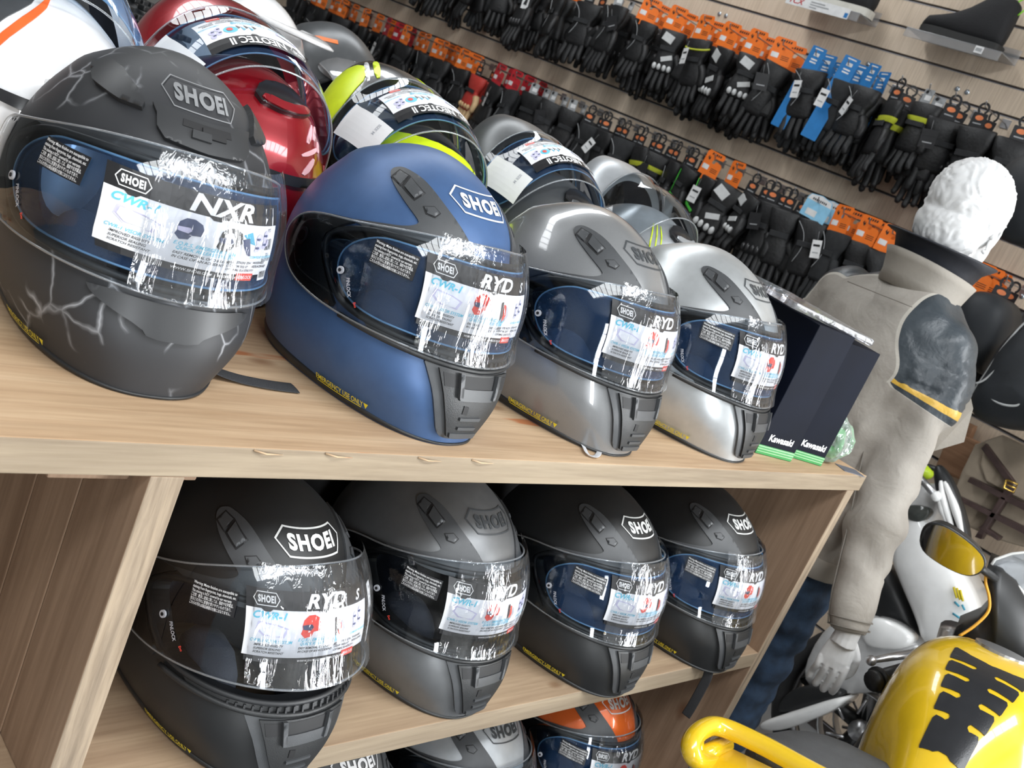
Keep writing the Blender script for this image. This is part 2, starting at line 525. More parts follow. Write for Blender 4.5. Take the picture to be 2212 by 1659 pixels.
M_NAVY = mat('navy_print', (.03, .05, .13), .4)
M_TEAL = mat('teal_print', (.05, .35, .5), .4)
M_STRAP = mat('webbing_strap', (.03, .031, .034), .85, bump=.6, bscale=900)
M_METAL = mat('bright_metal', (.75, .75, .75), .18, 1.0)
M_BLEDGE = mat('pinlock_silicone_edge', (.16, .33, .55), .3)
M_VISOR = clear_mat('clear_visor', (.90, .95, .99), 1.5, .01)
M_PIN = clear_mat('blue_tinted_lens', (.62, .78, .98), 1.4, .02, haze=.11, hazecol=(.10, .30, .72))
M_FILM = clear_mat('protective_film', (.97, .98, 1.0), 1.65, .05, haze=.015, bump=.5, bs=(90, 90, 3.5))

def shell_mb(mt, port=True):
    mb = MB()
    out = [(-PI*UW, 0), (PI*UW, 0), (PI*UW, TMAX), (-PI*UW, TMAX)]
    patch(mb, out, 0, mt, 0, [PORT] if port else [], .0085)
    return mb
def lining_mb():
    mb = MB()
    out = [(-PI*UW, 0), (PI*UW, 0), (PI*UW, TMAX), (-PI*UW, TMAX)]
    V, F, bd = cdt(out, [PORT], .012)
    ins = [hpt(u/UW, min(t, TMAX-.02), -.024 if t < TMAX-.03 else -.03) for u, t in V]
    mb.add(ins, F, M_LINE, True)
    o2 = [hpt(u/UW, t, 0) for u, t in V]; n = len(V)
    sel = [(a, b) for a, b in bd if not (abs(abs(V[a][0])-PI*UW) < 1e-5 and abs(abs(V[b][0])-PI*UW) < 1e-5) and V[a][1] < TMAX-.001]
    mb.add(o2+ins, [(a, b, n+b, n+a) for a, b in sel], M_RUB, False)
    # brow and cheek pads
    mb.tube([hpt(R_(a), z2t(.222), -.036) for a in range(-70, 71, 10)], .014, M_LINE, 8)
    for s in (-1, 1):
        mb.sphere(hpt(R_(66*s), .085, -.050), (.026, .05, .045), M_LINE, 12, 8)
    return mb
def gasket_mb():
    mb = MB(); P = [(u, t) for u, t in dens(PORT, .008)]
    pts = [hpt(u/UW, t, .0016) for u, t in P]; pts.append(pts[0]); mb.tube(pts, .0036, M_RUB, 8, caps=False)
    return mb
def trim_mb():
    mb = MB()
    rings = []
    for f, off in ((0.0, -.012), (0.0, .000), (.3, .0022), (.85, .0022), (1.0, .0004), (1.0, -.003)):
        rings.append([hpt(2*PI*k/96, f*(.0125-.0095*math.cos(2*PI*k/96)), off) + Vector((0, 0, .0006)) for k in range(96)])
    mb.loft([r[::-1] for r in rings], M_TRIM, caps=False)
    return mb
def visor_mb():
    mb = MB(); patch(mb, VIS, .0075, M_VISOR, 0, (), .008)
    # polished edge of the clear shield
    return mb
def visor_edge_mb(mt):
    mb = MB(); P = dens(VIS, .008); pts = [hpt(u/UW, t, .0068) for u, t in P]; pts.append(pts[0])
    mb.tube(pts, .0013, mt, 6, caps=False); return mb
def pin_mb():
    mb = MB(); patch(mb, PINL, .0045, M_PIN, 0, (), .010)
    P = dens(PINL, .008); pts = [hpt(u/UW, t, .0048) for u, t in P]; pts.append(pts[0]); mb.tube(pts, .0012, M_BLEDGE, 5, caps=False)
    return mb
def knob_mb(s):
    mb = MB(); p = hpt(R_(75*s), z2t(.140), .0085); n = hnorm(R_(75*s), z2t(.140))
    M = n.to_track_quat('Z', 'Y').to_matrix().to_4x4(); M.translation = p
    c = [(.0042*math.cos(k*PI/8), .0042*math.sin(k*PI/8)) for k in range(16)]
    mb.prism(c, .002, M_GREYP, M); c2 = [(x*.45, y*.45) for x, y in c]; M2 = M.copy(); M2.translation = p+n*.0015
    mb.prism(c2, .0012, M_DARK, M2)
    vf = text2d('PINLOCK', .0060, .02, 0, .8, 'CENTER')
    decal(mb, ([(x, y) for x, y in vf[0]], vf[1]), 70*s, 127, .0088, M_GREYP, R_(-66*s))
    vf = text2d('Evo', .0045, .02, 0, .8, 'CENTER'); decal(mb, vf, 65*s, 113, .0088, M_RED, R_(-55*s))
    return mb
def rectf(x0, y0, x1, y1, step=.008):
    nx = max(1, int(abs(x1-x0)/step)); ny = max(1, int(abs(y1-y0)/step)); vs = []; fs = []
    for j in range(ny+1):
        for i in range(nx+1): vs.append((x0+(x1-x0)*i/nx, y0+(y1-y0)*j/ny))
    for j in range(ny):
        for i in range(nx):
            a = j*(nx+1)+i; fs.append((a, a+1, a+nx+2, a+nx+1))
    return vs, fs
def shiftf(vf, dx, dy): return [(x+dx, y+dy) for x, y in vf[0]], vf[1]
def polyf(P): return P, tess(P)
HELMPIC = [(-.3, -.5), (.02, -.42), (.12, -.22), (.42, -.18), (.5, .1), (.42, .35), (.15, .5), (-.15, .48), (-.38, .28), (-.45, .02), (-.42, -.1), (-.5, -.3)]
HELMEYE = [(-.44, .06), (.02, .1), (.1, -.02), (-.02, -.16), (-.40, -.12)]
def label_mb(kind='RYD', surf=hpt, off=.0098, a0=7.0, zc=156.0, K=1.12, KX=1.0):
    """the big information sticker across the front of the shield"""
    mb = MB(); W2, H2 = .066, .026
    o1, o2, o3 = off, off+.0004, off+.0007
    D = lambda vf, o, mt, rot=0.0: decal(mb, ([(x*K*KX, y*K) for x, y in vf[0]], vf[1]), a0, zc, o, mt, rot, surf)
    D(rectf(-W2, -H2, W2, .0165), o1, M_LAB); D(rectf(-W2, .0165, W2, .0325), o1, M_BLK)
    D(rectf(-W2+.002, -H2-.006, W2-.02, -H2), o1, M_BLK)
    for x0 in (-.053, .0):                           # little tabs of the black frame
        D(polyf([(x0, .0168), (x0+.003, .0145), (x0+.008, .0145), (x0+.011, .0168)]), o2, M_BLK)
    h, t = logo_parts(.30, .0024); D(shiftf(h, -.048, .0245), o2, M_WHT); D(shiftf(t, -.048, .0245), o2, M_WHT)
    if kind == 'NXR':
        D(shiftf(text2d('NXR', .0185, .03, .25, 1.2), -.013, .0185), o2, M_WHT)
    elif kind == 'NEO':
        D(shiftf(text2d('NEOTEC II', .0145, .03, .0, 1.02), -.030, .0195), o2, M_WHT)
    else:
        D(shiftf(text2d('RYD', .0165, .035, .3, 1.25), -.012, .0188), o2, M_WHT)
        D(shiftf(text2d('S', .012, .03, .3, 1.1), .045, .0195), o2, M_WHT)
    if kind != 'NEO':
        D(shiftf(text2d('CWR-1', .0085, .03, .35, 1.15), -.061, .0085), o2, M_CYAN)
    # drawing of the clear shield
    D(polyf([(-.055, .006), (-.038, .0045), (-.027, .0015), (-.031, -.0065), (-.050, -.006), (-.057, -.001)]), o2, M_LILAC)
    D(polyf([(-.053, .0045), (-.038, .0035), (-.030, .0008), (-.033, -.0052), (-.049, -.0047), (-.0545, -.0005)]), o3, M_LAB)
    def pic(cx, cy, s, mt, mi):
        D(([(x*s+cx, y*s+cy) for x, y in HELMPIC], tess(HELMPIC)), o2, mt); D(([(x*s+cx, y*s+cy) for x, y in HELMEYE], tess(HELMEYE)), o3, mi)
    if kind == 'RYD':
        pic(-.006, .0035, .020, M_RED, M_NAVY)
        for k, c in enumerate((M_BLK, M_RED, M_GREYP)): D(polyf([(.017+.004*k, .009-.001*k), (.020+.004*k, .010-.003*k), (.022+.004*k, -.002), (.019+.003*k, -.009)]), o2+.0001*k, c)
    elif kind == 'NXR':
        pic(-.010, .0035, .017, M_NAVY, M_LILAC); pic(.018, .002, .020, M_BLK, M_NAVY)
        D(polyf([(.028, .008), (.036, .011), (.041, .001), (.036, .002)]), o2, M_TEAL); D(polyf([(.026, .004), (.034, .006), (.038, -.008), (.035, -.008)]), o3, M_NAVY)
    else:
        c = [(.009*math.cos(k*PI/8)+.03, .006*math.sin(k*PI/8)+.004) for k in range(16)]; D(polyf(c), o2, M_CYAN)
        c = [(.004*math.cos(k*PI/8)+.031, .003*math.sin(k*PI/8)+.0035) for k in range(16)]; D(polyf(c), o3, M_RED)
        for k in range(5): D(polyf([(-.004+.005*k, .001+.004*(k % 2)), (.0+.005*k, .004+.004*(k % 2)), (.001+.005*k, -.004+.003*(k % 2))]), o2, (M_BLK, M_TEAL)[k % 2])
    for k in range(4): pic(.045+.008*(k % 2), .006-.007*(k//2)+.003*(k % 2), .008, M_LILAC, M_NAVY)
    cy = [('CWR-1 VISOR SYSTEM', -.061, -.0118, .0040), ('E.Q.R.S. EMERGENCY', -.018, -.0092, .0040), ('QUICK RELEASE SYSTEM', -.016, -.0128, .0038), ('AIM', .017, -.0100, .0045), ('COMFORT INTERIOR', .038, -.0100, .0030)]
    bl = [('IMPROVED RIGIDITY', -.057, -.0155), ('SUPERIOR SEALING', -.057, -.0190), ('SCRATCH RESISTANT', -.057, -.0225), ('EASY REMOVAL OF CHEEK-PADS', -.017, -.0168), ('IN CASE OF AN ACCIDENT', -.017, -.0202),
          ('HIGH STRENGTH', .019, -.0155), ('LIGHT WEIGHT', .019, -.0190), ('OPTIMAL ELASTICITY', .019, -.0225), ('WASHABLE', .043, -.0150), ('REPLACEABLE', .043, -.0185)]
    for s, x, y, z in cy: D(shiftf(text2d(s, z, .01, .3, .95), x, y), o2, M_CYAN)
    for s, x, y in bl: D(shiftf(text2d(s, .0031, .012, .3, .9), x, y), o2, M_BLK)
    D(shiftf(text2d('WWW.SHOEI.COM  ·  MADE IN JAPAN', .0032, .015, .2, .95), -.016, -H2-.0042), o2, M_WHT)
    D(rectf(.030, -H2-.0055, .047, -H2+.0015), o2, M_RED); D(shiftf(text2d('PINLOCK', .0042, .02, 0, .8), .032, -H2-.0035), o3, M_WHT)
    return mb
def warn_mb(surf=hpt):
    mb = MB(); D = lambda vf, o, mt: decal(mb, ([(x*1.15, y*1.15) for x, y in vf[0]], vf[1]), 52, 172, o, mt, R_(0), surf)
    D(rectf(-.0255, -.0105, .0155, .0105), .0098, M_BLK)
    T = ['Warning: Matte finishes are susceptible to', 'staining from fingerprints, bugs, chemicals, etc.', 'This staining is NOT covered by our warranty.',
         'ご注意：艶消し塗装に関しては、指紋や化学薬品、', '虫などの汚れに影響を受けやすいものであり、', 'これらの汚れは製品補償の対象にはなりません。']
    y = .0072
    for i, s in enumerate(T):
        vf = text2d(s, .0031, .006 if i < 3 else .004, 0, 1.0); x0, x1 = text_width(vf[0]); w = (.039, .039, .036, .038, .037, .037)[i]
        k = w/(x1-x0); D(([(-.0248+(x-x0)*k, yy+y) for x, yy in vf[0]], vf[1]), .0102, M_WHT); y -= .0033
    return mb
def barcode_mb(surf=hpt):
    mb = MB(); D = lambda vf, o, mt: decal(mb, vf, -35, 152, o, mt, R_(3), surf)
    D(rectf(-.007, -.034, .007, .034), .0098, M_WHT)
    r = random.Random(3)
    for y0, y1 in ((-.031, -.024), (-.002, .008)):
        x = -.0055
        while x < .005:
            w = r.choice((.0003, .0005, .0008)); D(polyf([(x, y0), (x+w, y0), (x+w, y1), (x, y1)]), .0102, M_BLK); x += w+r.choice((.0004, .0007))
    for s, y in (('ITEM', .027), ('MATT', .020), ('RYD', .014), ('TC-5', -.008), ('BLACK GREY', -.013), ('S', -.020)):
        D(shiftf(text2d(s, .0042, .01, 0, .6, 'CENTER'), 0, y), .0102, M_BLK)
    return mb
def film_mb(off=.0118, a_end=(37, -58), z0=93, z1=212):
    mb = MB()
    P = az([(a_end[0], z1), (a_end[0]-1, z0+6), (18, z0+2), (0, z0), (-30, z0+2), (a_end[1], z0+6), (a_end[1], z1), (0, z1+.5)])
    def s(a, t, o):
        wv = noise.noise(Vector((a*9, t*10, 1.3)))*.0008 + noise.noise(Vector((a*30, t*4, 7.7)))*.0007
        if t < .108: wv += noise.noise(Vector((a*30, 2.1, 0)))*.0016*min(1, (.108-t)/.014)
        return hpt(a, t, o+abs(wv)+.0004)
    patch(mb, P, off, M_FILM, 0, (), .0035, s)
    # crumpled turned end hanging off the far side
    return mb
def ribs_mb():
    """ribbed air intake lip under the shield"""
    mb = MB(); 
    P = az([(-60, 101), (0, 99), (60, 101), (56, 93), (30, 90), (0, 87), (-30, 90), (-56, 93)]); patch(mb, P, .003, M_TRIM, .006)
    pts = [hpt(R_(a), .0885+.00011*abs(a), .0045) for a in range(-72, 73, 4)]; mb.tube(pts, .0032, M_TRIM, 8)
    for a in range(-38, 39, 4):
        p = hpt(R_(a), .094, .004); n = hnorm(R_(a), .094); M = n.to_track_quat('Z', 'Y').to_matrix()
        mb.box(p, (.0022, .009, .004), M_RUB, M)
    return mb
def emerg_mb():
    mb = MB()
    for a0, s in ((69, 1),):
        vf = text2d('EMERGENCY USE ONLY', .0088, .015, .0, .75, 'CENTER'); decal(mb, vf, a0, 13, .0032, M_YEL, 0)
        decal(mb, rectf(-.033, -.0022, .033, -.0012), a0, 13, .0032, M_YEL)
        decal(mb, polyf([(.036, .0055), (.043, .0055), (.0395, -.001)]), a0, 13, .0032, M_YEL)
    return mb
def side_plate_mb(s):
    """black base plate and ratchet under each end of the shield"""
    mb = MB()
    P = [(78, 192), (93, 183), (106, 171), (114, 155), (115, 138), (109, 121), (98, 106), (84, 99), (74, 99), (80, 118), (88, 142), (91, 160), (87, 176)]
    if True:
        patch(mb, az(P, 1, s < 0), .0045, M_TRIM, .006, (), .006)
        for a, z, r in ((107, 160, .0055), (101, 148, .010), (104, 130, .0050), (96, 121, .004)):
            q = hpt(R_(a*s), z2t(z/1000), .0052); n = hnorm(R_(a*s), z2t(z/1000)); M = n.to_track_quat('Z', 'Y').to_matrix().to_4x4(); M.translation = q
            rg = [(r*math.cos(k*PI/10), r*math.sin(k*PI/10)) for k in range(20)]; mb.prism(rg, .0012, M_VENT, M)
            M.translation = q+n*.0009; mb.prism([(x*.6, y*.6) for x, y in rg], .0008, M_DARK, M)
    return mb
def brow_vent_mb(s):
    """charcoal vent strip sweeping from the crown to the brow"""
    mb = MB()
    P = [(80, 256), (84, 250), (78, 242), (64, 230), (51, 218), (50, 214), (56, 207), (68, 200), (80, 192), (84, 188), (40, 190), (14, 200), (17, 212), (26, 228), (37, 240), (47, 249), (58, 255), (72, 257)]
    patch(mb, az(P, 2, s < 0), .0022, M_VENT, .005, (), .006)
    return mb
def brow_switch_mb(s):
    mb = MB()
    for P, o, m_ in (([(78, 253), (79, 243), (69, 239), (68, 252)], .0026, M_DARK), ([(77, 252), (77.5, 244), (70, 240.5), (69, 251)], .0030, M_VENT),
                     ([(68, 252), (68.5, 239), (57, 232), (52, 243)], .0026, M_DARK), ([(66, 250), (66.5, 240), (57.5, 234), (53.5, 242)], .0042, M_VENT),
                     ([(51, 231), (44, 235), (39, 231), (42, 225), (48, 225)], .0027, M_DARK), ([(50, 230.5), (44, 234), (40, 230.5), (42.5, 226), (47.3, 226)], .0036, M_VENT)):
        patch(mb, az(P, 0, s < 0), o, m_, .003, (), .004)
    return mb
def chin_vent_mb():
    mb = MB()
    P = [(0, 87), (20, 89), (30, 91), (27, 80), (22, 60), (18, 36), (15, 18), (11, 12), (0, 11)]
    P = P + [(-a, z) for a, z in P[-2:0:-1]]
    patch(mb, az(P, 1), .0045, M_VENT, .007, (), .006)
    G = [(0, 85), (16, 86), (22, 86), (17, 62), (12, 34), (9, 16), (0, 15)]; G = G+[(-a, z) for a, z in G[-2:0:-1]]
    patch(mb, az(G, 0), .0078, M_TRIM, .004, (), .006)
    return mb
def chin_grille_mb():
    mb = MB()
    for x0, x1 in ((-19.5, -11), (-9, 9), (11, 19.5)):
        patch(mb, az([(x0, 83), (x1, 83), (x1*.9, 70), (x0*.9, 70)]), .0082, M_DARK, .002, (), .006)
    patch(mb, az([(-10, 70), (10, 70), (8, 58), (-8, 58)]), .0098, M_VENT, .003, (), .006)
    for a in (-10.3, 10.3):
        patch(mb, az([(a-1.1, 85), (a+1.1, 85), (a*.82+.9, 60), (a*.82-.9, 60)]), .0125, M_VENT, .006, (), .006)
    for z, w in ((40, 5), (29, 4.5)): patch(mb, az([(-w, z), (w, z), (w, z-3.5), (-w, z-3.5)]), .0098, M_VENT, .003, (), .006)
    patch(mb, az([(2, 52), (4.5, 53), (4.5, 44), (2, 43)]), .0086, M_DARK, .001, (), .006)
    patch(mb, az([(-8, 21), (8, 21), (7.5, 15), (-7.5, 15)]), .0095, M_VENT, .003, (), .006)
    return mb
def strap_mb(pts, w=.011):
    mb = MB(); mb.tube(catmull(pts, 6), w, M_STRAP, 12, flat=(.09, 1.0, (0, 0, 1)))
    return mb
def objmat(o, mt, idx=0):
    o.material_slots[idx].link = 'OBJECT'; o.material_slots[idx].material = mt

# ---- full-face helmet prototype
def make_fullface(shellmat, logomat):
    r = empty('full_face_helmet')
    sh = shell_mb(shellmat).build('shell', r); lining_mb().build('lining', r); gasket_mb().build('eyeport_gasket', r)
    tr = trim_mb().build('base_trim', r); emerg_mb().build('warning_lettering', tr)
    [side_plate_mb(k_).build('shield_base_plate', r) for k_ in (1, -1)]
    for s in (1, -1):
        v = brow_vent_mb(s).build('brow_vent', r); brow_switch_mb(s).build('vent_switch', v)
    cv = chin_vent_mb().build('chin_vent', r); chin_grille_mb().build('vent_grille', cv); ribs_mb().build('air_intake_lip', r)
    l = MB(); put_logo(l, 0, 252, .0009, logomat, .86, lw=.0023, sx=1.72); l.build('logo', sh)
    vi = visor_mb().build('visor', r); visor_edge_mb(M_TRIM if False else clear_mat('shield_edge', (.8, .85, .9), 1.7, .1, haze=.12)).build('visor_edge', vi)
    p = pin_mb().build('anti_fog_lens', vi)
    for s in (1, -1): knob_mb(s).build('lens_pin', vi)
    label_mb('RYD').build('information_sticker', vi); warn_mb().build('warning_sticker', vi); barcode_mb().build('barcode_sticker', vi)
    film_mb().build('protective_film', vi)
    return r
# ---------------------------------------------------------------- shop shelving
W_TOP = wood_mat('pale_pine_shelf', (.60, .43, .275), (.42, .27, .155), 0, knots=.35, stain=.8)
W_EDGE = wood_mat('weathered_shelf_edge', (.36, .29, .205), (.22, .17, .12), 0, knots=.3, rough=.8)
W_SIDE = wood_mat('shade_brown_board', (.36, .245, .165), (.24, .155, .10), 2, knots=.45, rough=.7)  # divider and end panel: shade on these boards put into the darker brown
W_SIDE2 = wood_mat('weathered_board_edge', (.38, .30, .215), (.17, .13, .095), 2, knots=0, rough=.9, grain=3.5)
W_MID = wood_mat('shaded_shelf_board', (.44, .32, .21), (.31, .21, .135), 0, knots=.3)  # darker copy of the pine, shade inside the bays painted into its colour
M_BACK = mat('dark_back_board', (.012, .012, .013), .8)
SHD = 0.70
TT = 0.0317
def board(name, x0, x1, y0, y1, z0, z1, top, edge, parent=None, over=0):
    mb = MB(); mb.box(((x0+x1)/2, (y0+y1)/2, (z0+z1)/2), (x1-x0, y1-y0, z1-z0), top, bev=.0015)
    mb.mats.append(edge)
    for i, f in enumerate(mb.f):
        P = [Vector(mb.v[k]) for k in f]; n = (P[1]-P[0]).cross(P[2]-P[0]).normalized()
        if name.startswith('shelf') and n.y < -.6: mb.mi[i] = 1
        if name.startswith('upright') and n.y < -.6: mb.mi[i] = 1
    return mb.build(name, parent)
unit = empty('wooden_shelving_unit', (0, 0, 0), 0, 'rough pine shelving unit holding the rows of motorcycle helmets', 'shelving')
XE = 1.840
board('shelf_board', -1.2, XE, 0, SHD, -TT, 0, W_TOP, W_EDGE, unit)
for x0, x1 in ((-1.2, .430), (.462, 1.790)):
    board('shelf_board', x0, x1, 0, SHD-.02, -.426, -.394, W_MID, W_EDGE, unit)
    board('shelf_board', x0, x1, .0, SHD-.02, -.826, -.794, W_MID, W_EDGE, unit)
cuts = [0.0, onx(169, 1060, .430).y, onx(78, 1030, .430).y, SHD-.02]
for k in range(3): board('upright_board', .430, .462, cuts[k]+(.001 if k else 0), cuts[k+1]-.001, -1.19, -TT, W_SIDE, W_SIDE2 if k == 0 else W_SIDE, unit)
board('upright_board', 1.790, 1.820, .0, SHD-.02, -1.19, -TT, W_SIDE, W_SIDE2, unit)
mb = MB(); mb.box((.32, .345, -.61), (3.0, .006, 1.15), M_BACK)
bk = mb.build('back_panel', unit)
for x, w in ((.392, .07), (.478, .028)):
    mb = MB(); M = Matrix.Identity(4); M.translation = (x-w/2, .055, -TT-.019)
    mb.box((x, .045, -TT-.010), (w, .035, .019), W_SIDE, bev=.002); mb.build('corner_block', unit)
# splinters on the shelf edge
r = random.Random(5)
for x in (.52, .60, .72, .80):
    mb = MB()
    mb.tube([(x, -.0005, -.002), (x+.012, -.004, -.0035), (x+.026+.01*r.random(), -.0015, -.005)], [.0012, .001, .0002], W_TOP, 5)
    mb.build('wood_splinter', unit)

# ---------------------------------------------------------------- room shell
M_FLOOR = mat('grey_shop_floor', (.20, .20, .20), .45, var=.15, vscale=3)
M_PLAST = mat('painted_wall', (.30, .30, .29), .8, var=.03, vscale=4)
M_CEIL = mat('ceiling_panels', (.42, .42, .42), .8, var=.03)
M_FRAME = mat('window_frame', (.55, .56, .58), .4, .3)
X0, X1, Y0, Y1, Z0, Z1 = (ROOM[k] for k in ('x0', 'x1', 'y0', 'y1', 'z0', 'z1'))
def slab(name, c, s, mt):
    mb = MB(); mb.box(c, s, mt); return struct(name, mb)
slab('floor', ((X0+X1)/2, (Y0+Y1)/2, Z0-.05), (X1-X0+.4, Y1-Y0+.4, .1), M_FLOOR)
slab('ceiling', ((X0+X1)/2, (Y0+Y1)/2, Z1+.05), (X1-X0+.4, Y1-Y0+.4, .1), M_CEIL)
slab('wall_left', ((X0+X1)/2, Y1+.05, (Z0+Z1)/2), (X1-X0+.4, .1, Z1-Z0), M_PLAST)
slab('wall_back', (X0-.05, (Y0+Y1)/2, (Z0+Z1)/2), (.1, Y1-Y0, Z1-Z0), M_PLAST)
slab('wall_front', ((X0+X1)/2, Y0-.05, (Z0+Z1)/2), (X1-X0+.4, .1, Z1-Z0), M_PLAST)
# window bars in front of the daylight openings
mb = MB()
for x in (-1.35, -.75): mb.box((x, -4.47, .75), (.05, .05, 2.35), M_FRAME)
for z in (-.41, .9, 1.92): mb.box((-1.05, -4.47, z), (.62, .05, .05), M_FRAME)
struct('window_1', mb)
mb = MB()
for y in (-3.92, -3.05, -2.18): mb.box((3.37, y, .55), (.05, .05, 2.55), M_FRAME)
for z in (-.72, .3, 1.82): mb.box((3.37, -3.05, z), (.05, 1.78, .05), M_FRAME)
struct('window_2', mb)
for i, (y, x0) in enumerate(((-1.7, .6), (2.2, 1.0))):
    mb = MB()
    for k in range(14): mb.box((x0-2.2+k*4.4/13, y, 2.43), (.03, .8, .03), M_FRAME)
    for s in (-1, 1): mb.box((x0, y+s*.38, 2.43), (4.6, .04, .05), M_FRAME)
    struct('window_%d' % (i+3), mb)
# slatwall: boards with recessed grooves, sides run along Y
M_SLAT = wood_mat('maple_slatwall', (.74, .61, .48), (.68, .55, .42), 2, rough=.5, grain=.4)
M_GROOVE = mat('slatwall_groove', (.09, .075, .07), .5)
M_INS = mat('aluminium_insert', (.45, .44, .47), .35, .7)
WX = 3.45
def wz(x, y): return onx(x, y, WX).z
SP = .0905
zref = onx(1612, 24, WX).z            # one groove seen at the top of the frame
mb = MB(); grooves = []
z = zref
while z > Z0+.1: z -= SP
while z < Z1:
    grooves.append(z); z += SP
ys = [Y0, -2.72, -1.5, -.28, onx(2105, 170, WX).y, onx(1165, 155, WX).y, 4.2, Y1]
for i in range(len(grooves)-1):
    za, zb = grooves[i]+.005, grooves[i+1]-.005
    for k in range(len(ys)-1):
        mb.box((WX-.009, (ys[k]+ys[k+1])/2, (za+zb)/2), (.018, ys[k+1]-ys[k]-.0012, zb-za), M_SLAT)
mb.box((WX+.0005, (Y0+Y1)/2, (Z0+Z1)/2), (.003, Y1-Y0, Z1-Z0), M_GROOVE)
for g in grooves: mb.box((WX-.012, (Y0+Y1)/2, g-.0035), (.014, Y1-Y0, .0022), M_INS)
mb.box((WX+.05, (Y0+Y1)/2, (Z0+Z1)/2), (.09, Y1-Y0, Z1-Z0), M_PLAST)
struct('wall_right', mb)
# ---------------------------------------------------------------- cracked matt black helmet
def crack_mat():
    mt, nt, b = new_mat('matt_black_with_grey_cracks')
    v = coords(nt); ns = N(nt, 'ShaderNodeTexNoise', Scale=9.0, Detail=4.0); nt.links.new(v, ns.inputs['Vector'])
    mxv = N(nt, 'ShaderNodeMixRGB'); mxv.inputs[0].default_value = .06
    nt.links.new(v, mxv.inputs[1]); nt.links.new(ns.outputs['Color'], mxv.inputs[2])
    vo = N(nt, 'ShaderNodeTexVoronoi', Scale=24.0, feature='DISTANCE_TO_EDGE'); nt.links.new(mxv.outputs[0], vo.inputs['Vector'])
    r1 = ramp(nt, [(0.0, (1, 1, 1)), (.018, (.45, .45, .45)), (.055, (0, 0, 0))]); nt.links.new(vo.outputs['Distance'], r1.inputs[0])
    n2 = N(nt, 'ShaderNodeTexNoise', Scale=11.0, Detail=3.0); nt.links.new(v, n2.inputs['Vector'])
    r2 = ramp(nt, [(.50, (0, 0, 0)), (.60, (.9, .9, .9))]); nt.links.new(n2.outputs[0], r2.inputs[0])
    mm = N(nt, 'ShaderNodeMixRGB', blend_type='MULTIPLY'); mm.inputs[0].default_value = 1
    nt.links.new(r1.outputs[0], mm.inputs[1]); nt.links.new(r2.outputs[0], mm.inputs[2])
    mc = N(nt, 'ShaderNodeMixRGB'); nt.links.new(mm.outputs[0], mc.inputs[0])
    mc.inputs[1].default_value = (.024, .025, .028, 1); mc.inputs[2].default_value = (.34, .35, .37, 1)
    nt.links.new(mc.outputs[0], b.inputs['Base Color']); b.inputs['Roughness'].default_value = .52
    return mt
M_CRACK = crack_mat()
def make_nxr():
    r = empty('full_face_helmet')
    sh = shell_mb(M_CRACK).build('shell', r); lining_mb().build('lining', r); gasket_mb().build('eyeport_gasket', r)
    tr = trim_mb().build('base_trim', r); emerg_mb().build('warning_lettering', tr); [side_plate_mb(k_).build('shield_base_plate', r) for k_ in (1, -1)]
    MV = mat('matt_black_vent', (.028, .029, .031), .40)
    l = MB(); put_logo(l, 0, 259, .0009, mat('pewter_logo', (.22, .225, .23), .3), 1.02, lw=.0012, sx=1.2); l.build('logo', sh)
    for s in (1, -1):
        c = MB(); patch(c, az([(88, 250), (70, 238), (48, 234), (35, 235), (35, 240), (42, 247), (60, 256), (78, 258)], 0, s < 0), .0055, MV, .008, (), .006)
        c.build('crown_vent', r)
    c = MB(); patch(c, az([(31, 242), (27, 236), (25, 227), (20, 220), (0, 218), (-20, 220), (-25, 227), (-27, 236), (-31, 242), (-24, 243), (0, 241), (24, 243)], 0), .0055, MV, .008, (), .005)
    bv = c.build('brow_vent', r)
    c = MB(); patch(c, az([(13, 238), (-13, 238), (-13, 233), (13, 233)]), .0062, M_DARK, .002, (), .005)
    patch(c, az([(3, 235.5), (-9, 235.5), (-9, 229), (3, 229)]), .0075, M_DARK, .003, (), .005)
    patch(c, az([(8, 232), (-1, 232), (-1, 226), (8, 226)]), .008, MV, .004, (), .005); c.build('vent_slider', bv)
    c = MB(); patch(c, az([(34, 90), (31, 82), (24, 76), (10, 66), (7, 58), (-7, 58), (-10, 66), (-24, 76), (-31, 82), (-34, 90), (0, 88)], 1), .005, MV, .007, (), .006)
    c.build('chin_vent', r)
    vi = visor_mb().build('visor', r); visor_edge_mb(MATS['shield_edge']).build('visor_edge', vi); pin_mb().build('anti_fog_lens', vi)
    for s in (1, -1): knob_mb(s).build('lens_pin', vi)
    label_mb('NXR', a0=-2, zc=153, K=1.10, KX=1.30).build('information_sticker', vi); warn_mb().build('warning_sticker', vi)
    c = barcode_mb(); c.build('barcode_sticker', vi); film_mb(a_end=(20, -62), z0=92, z1=211).build('protective_film', vi)
    return r

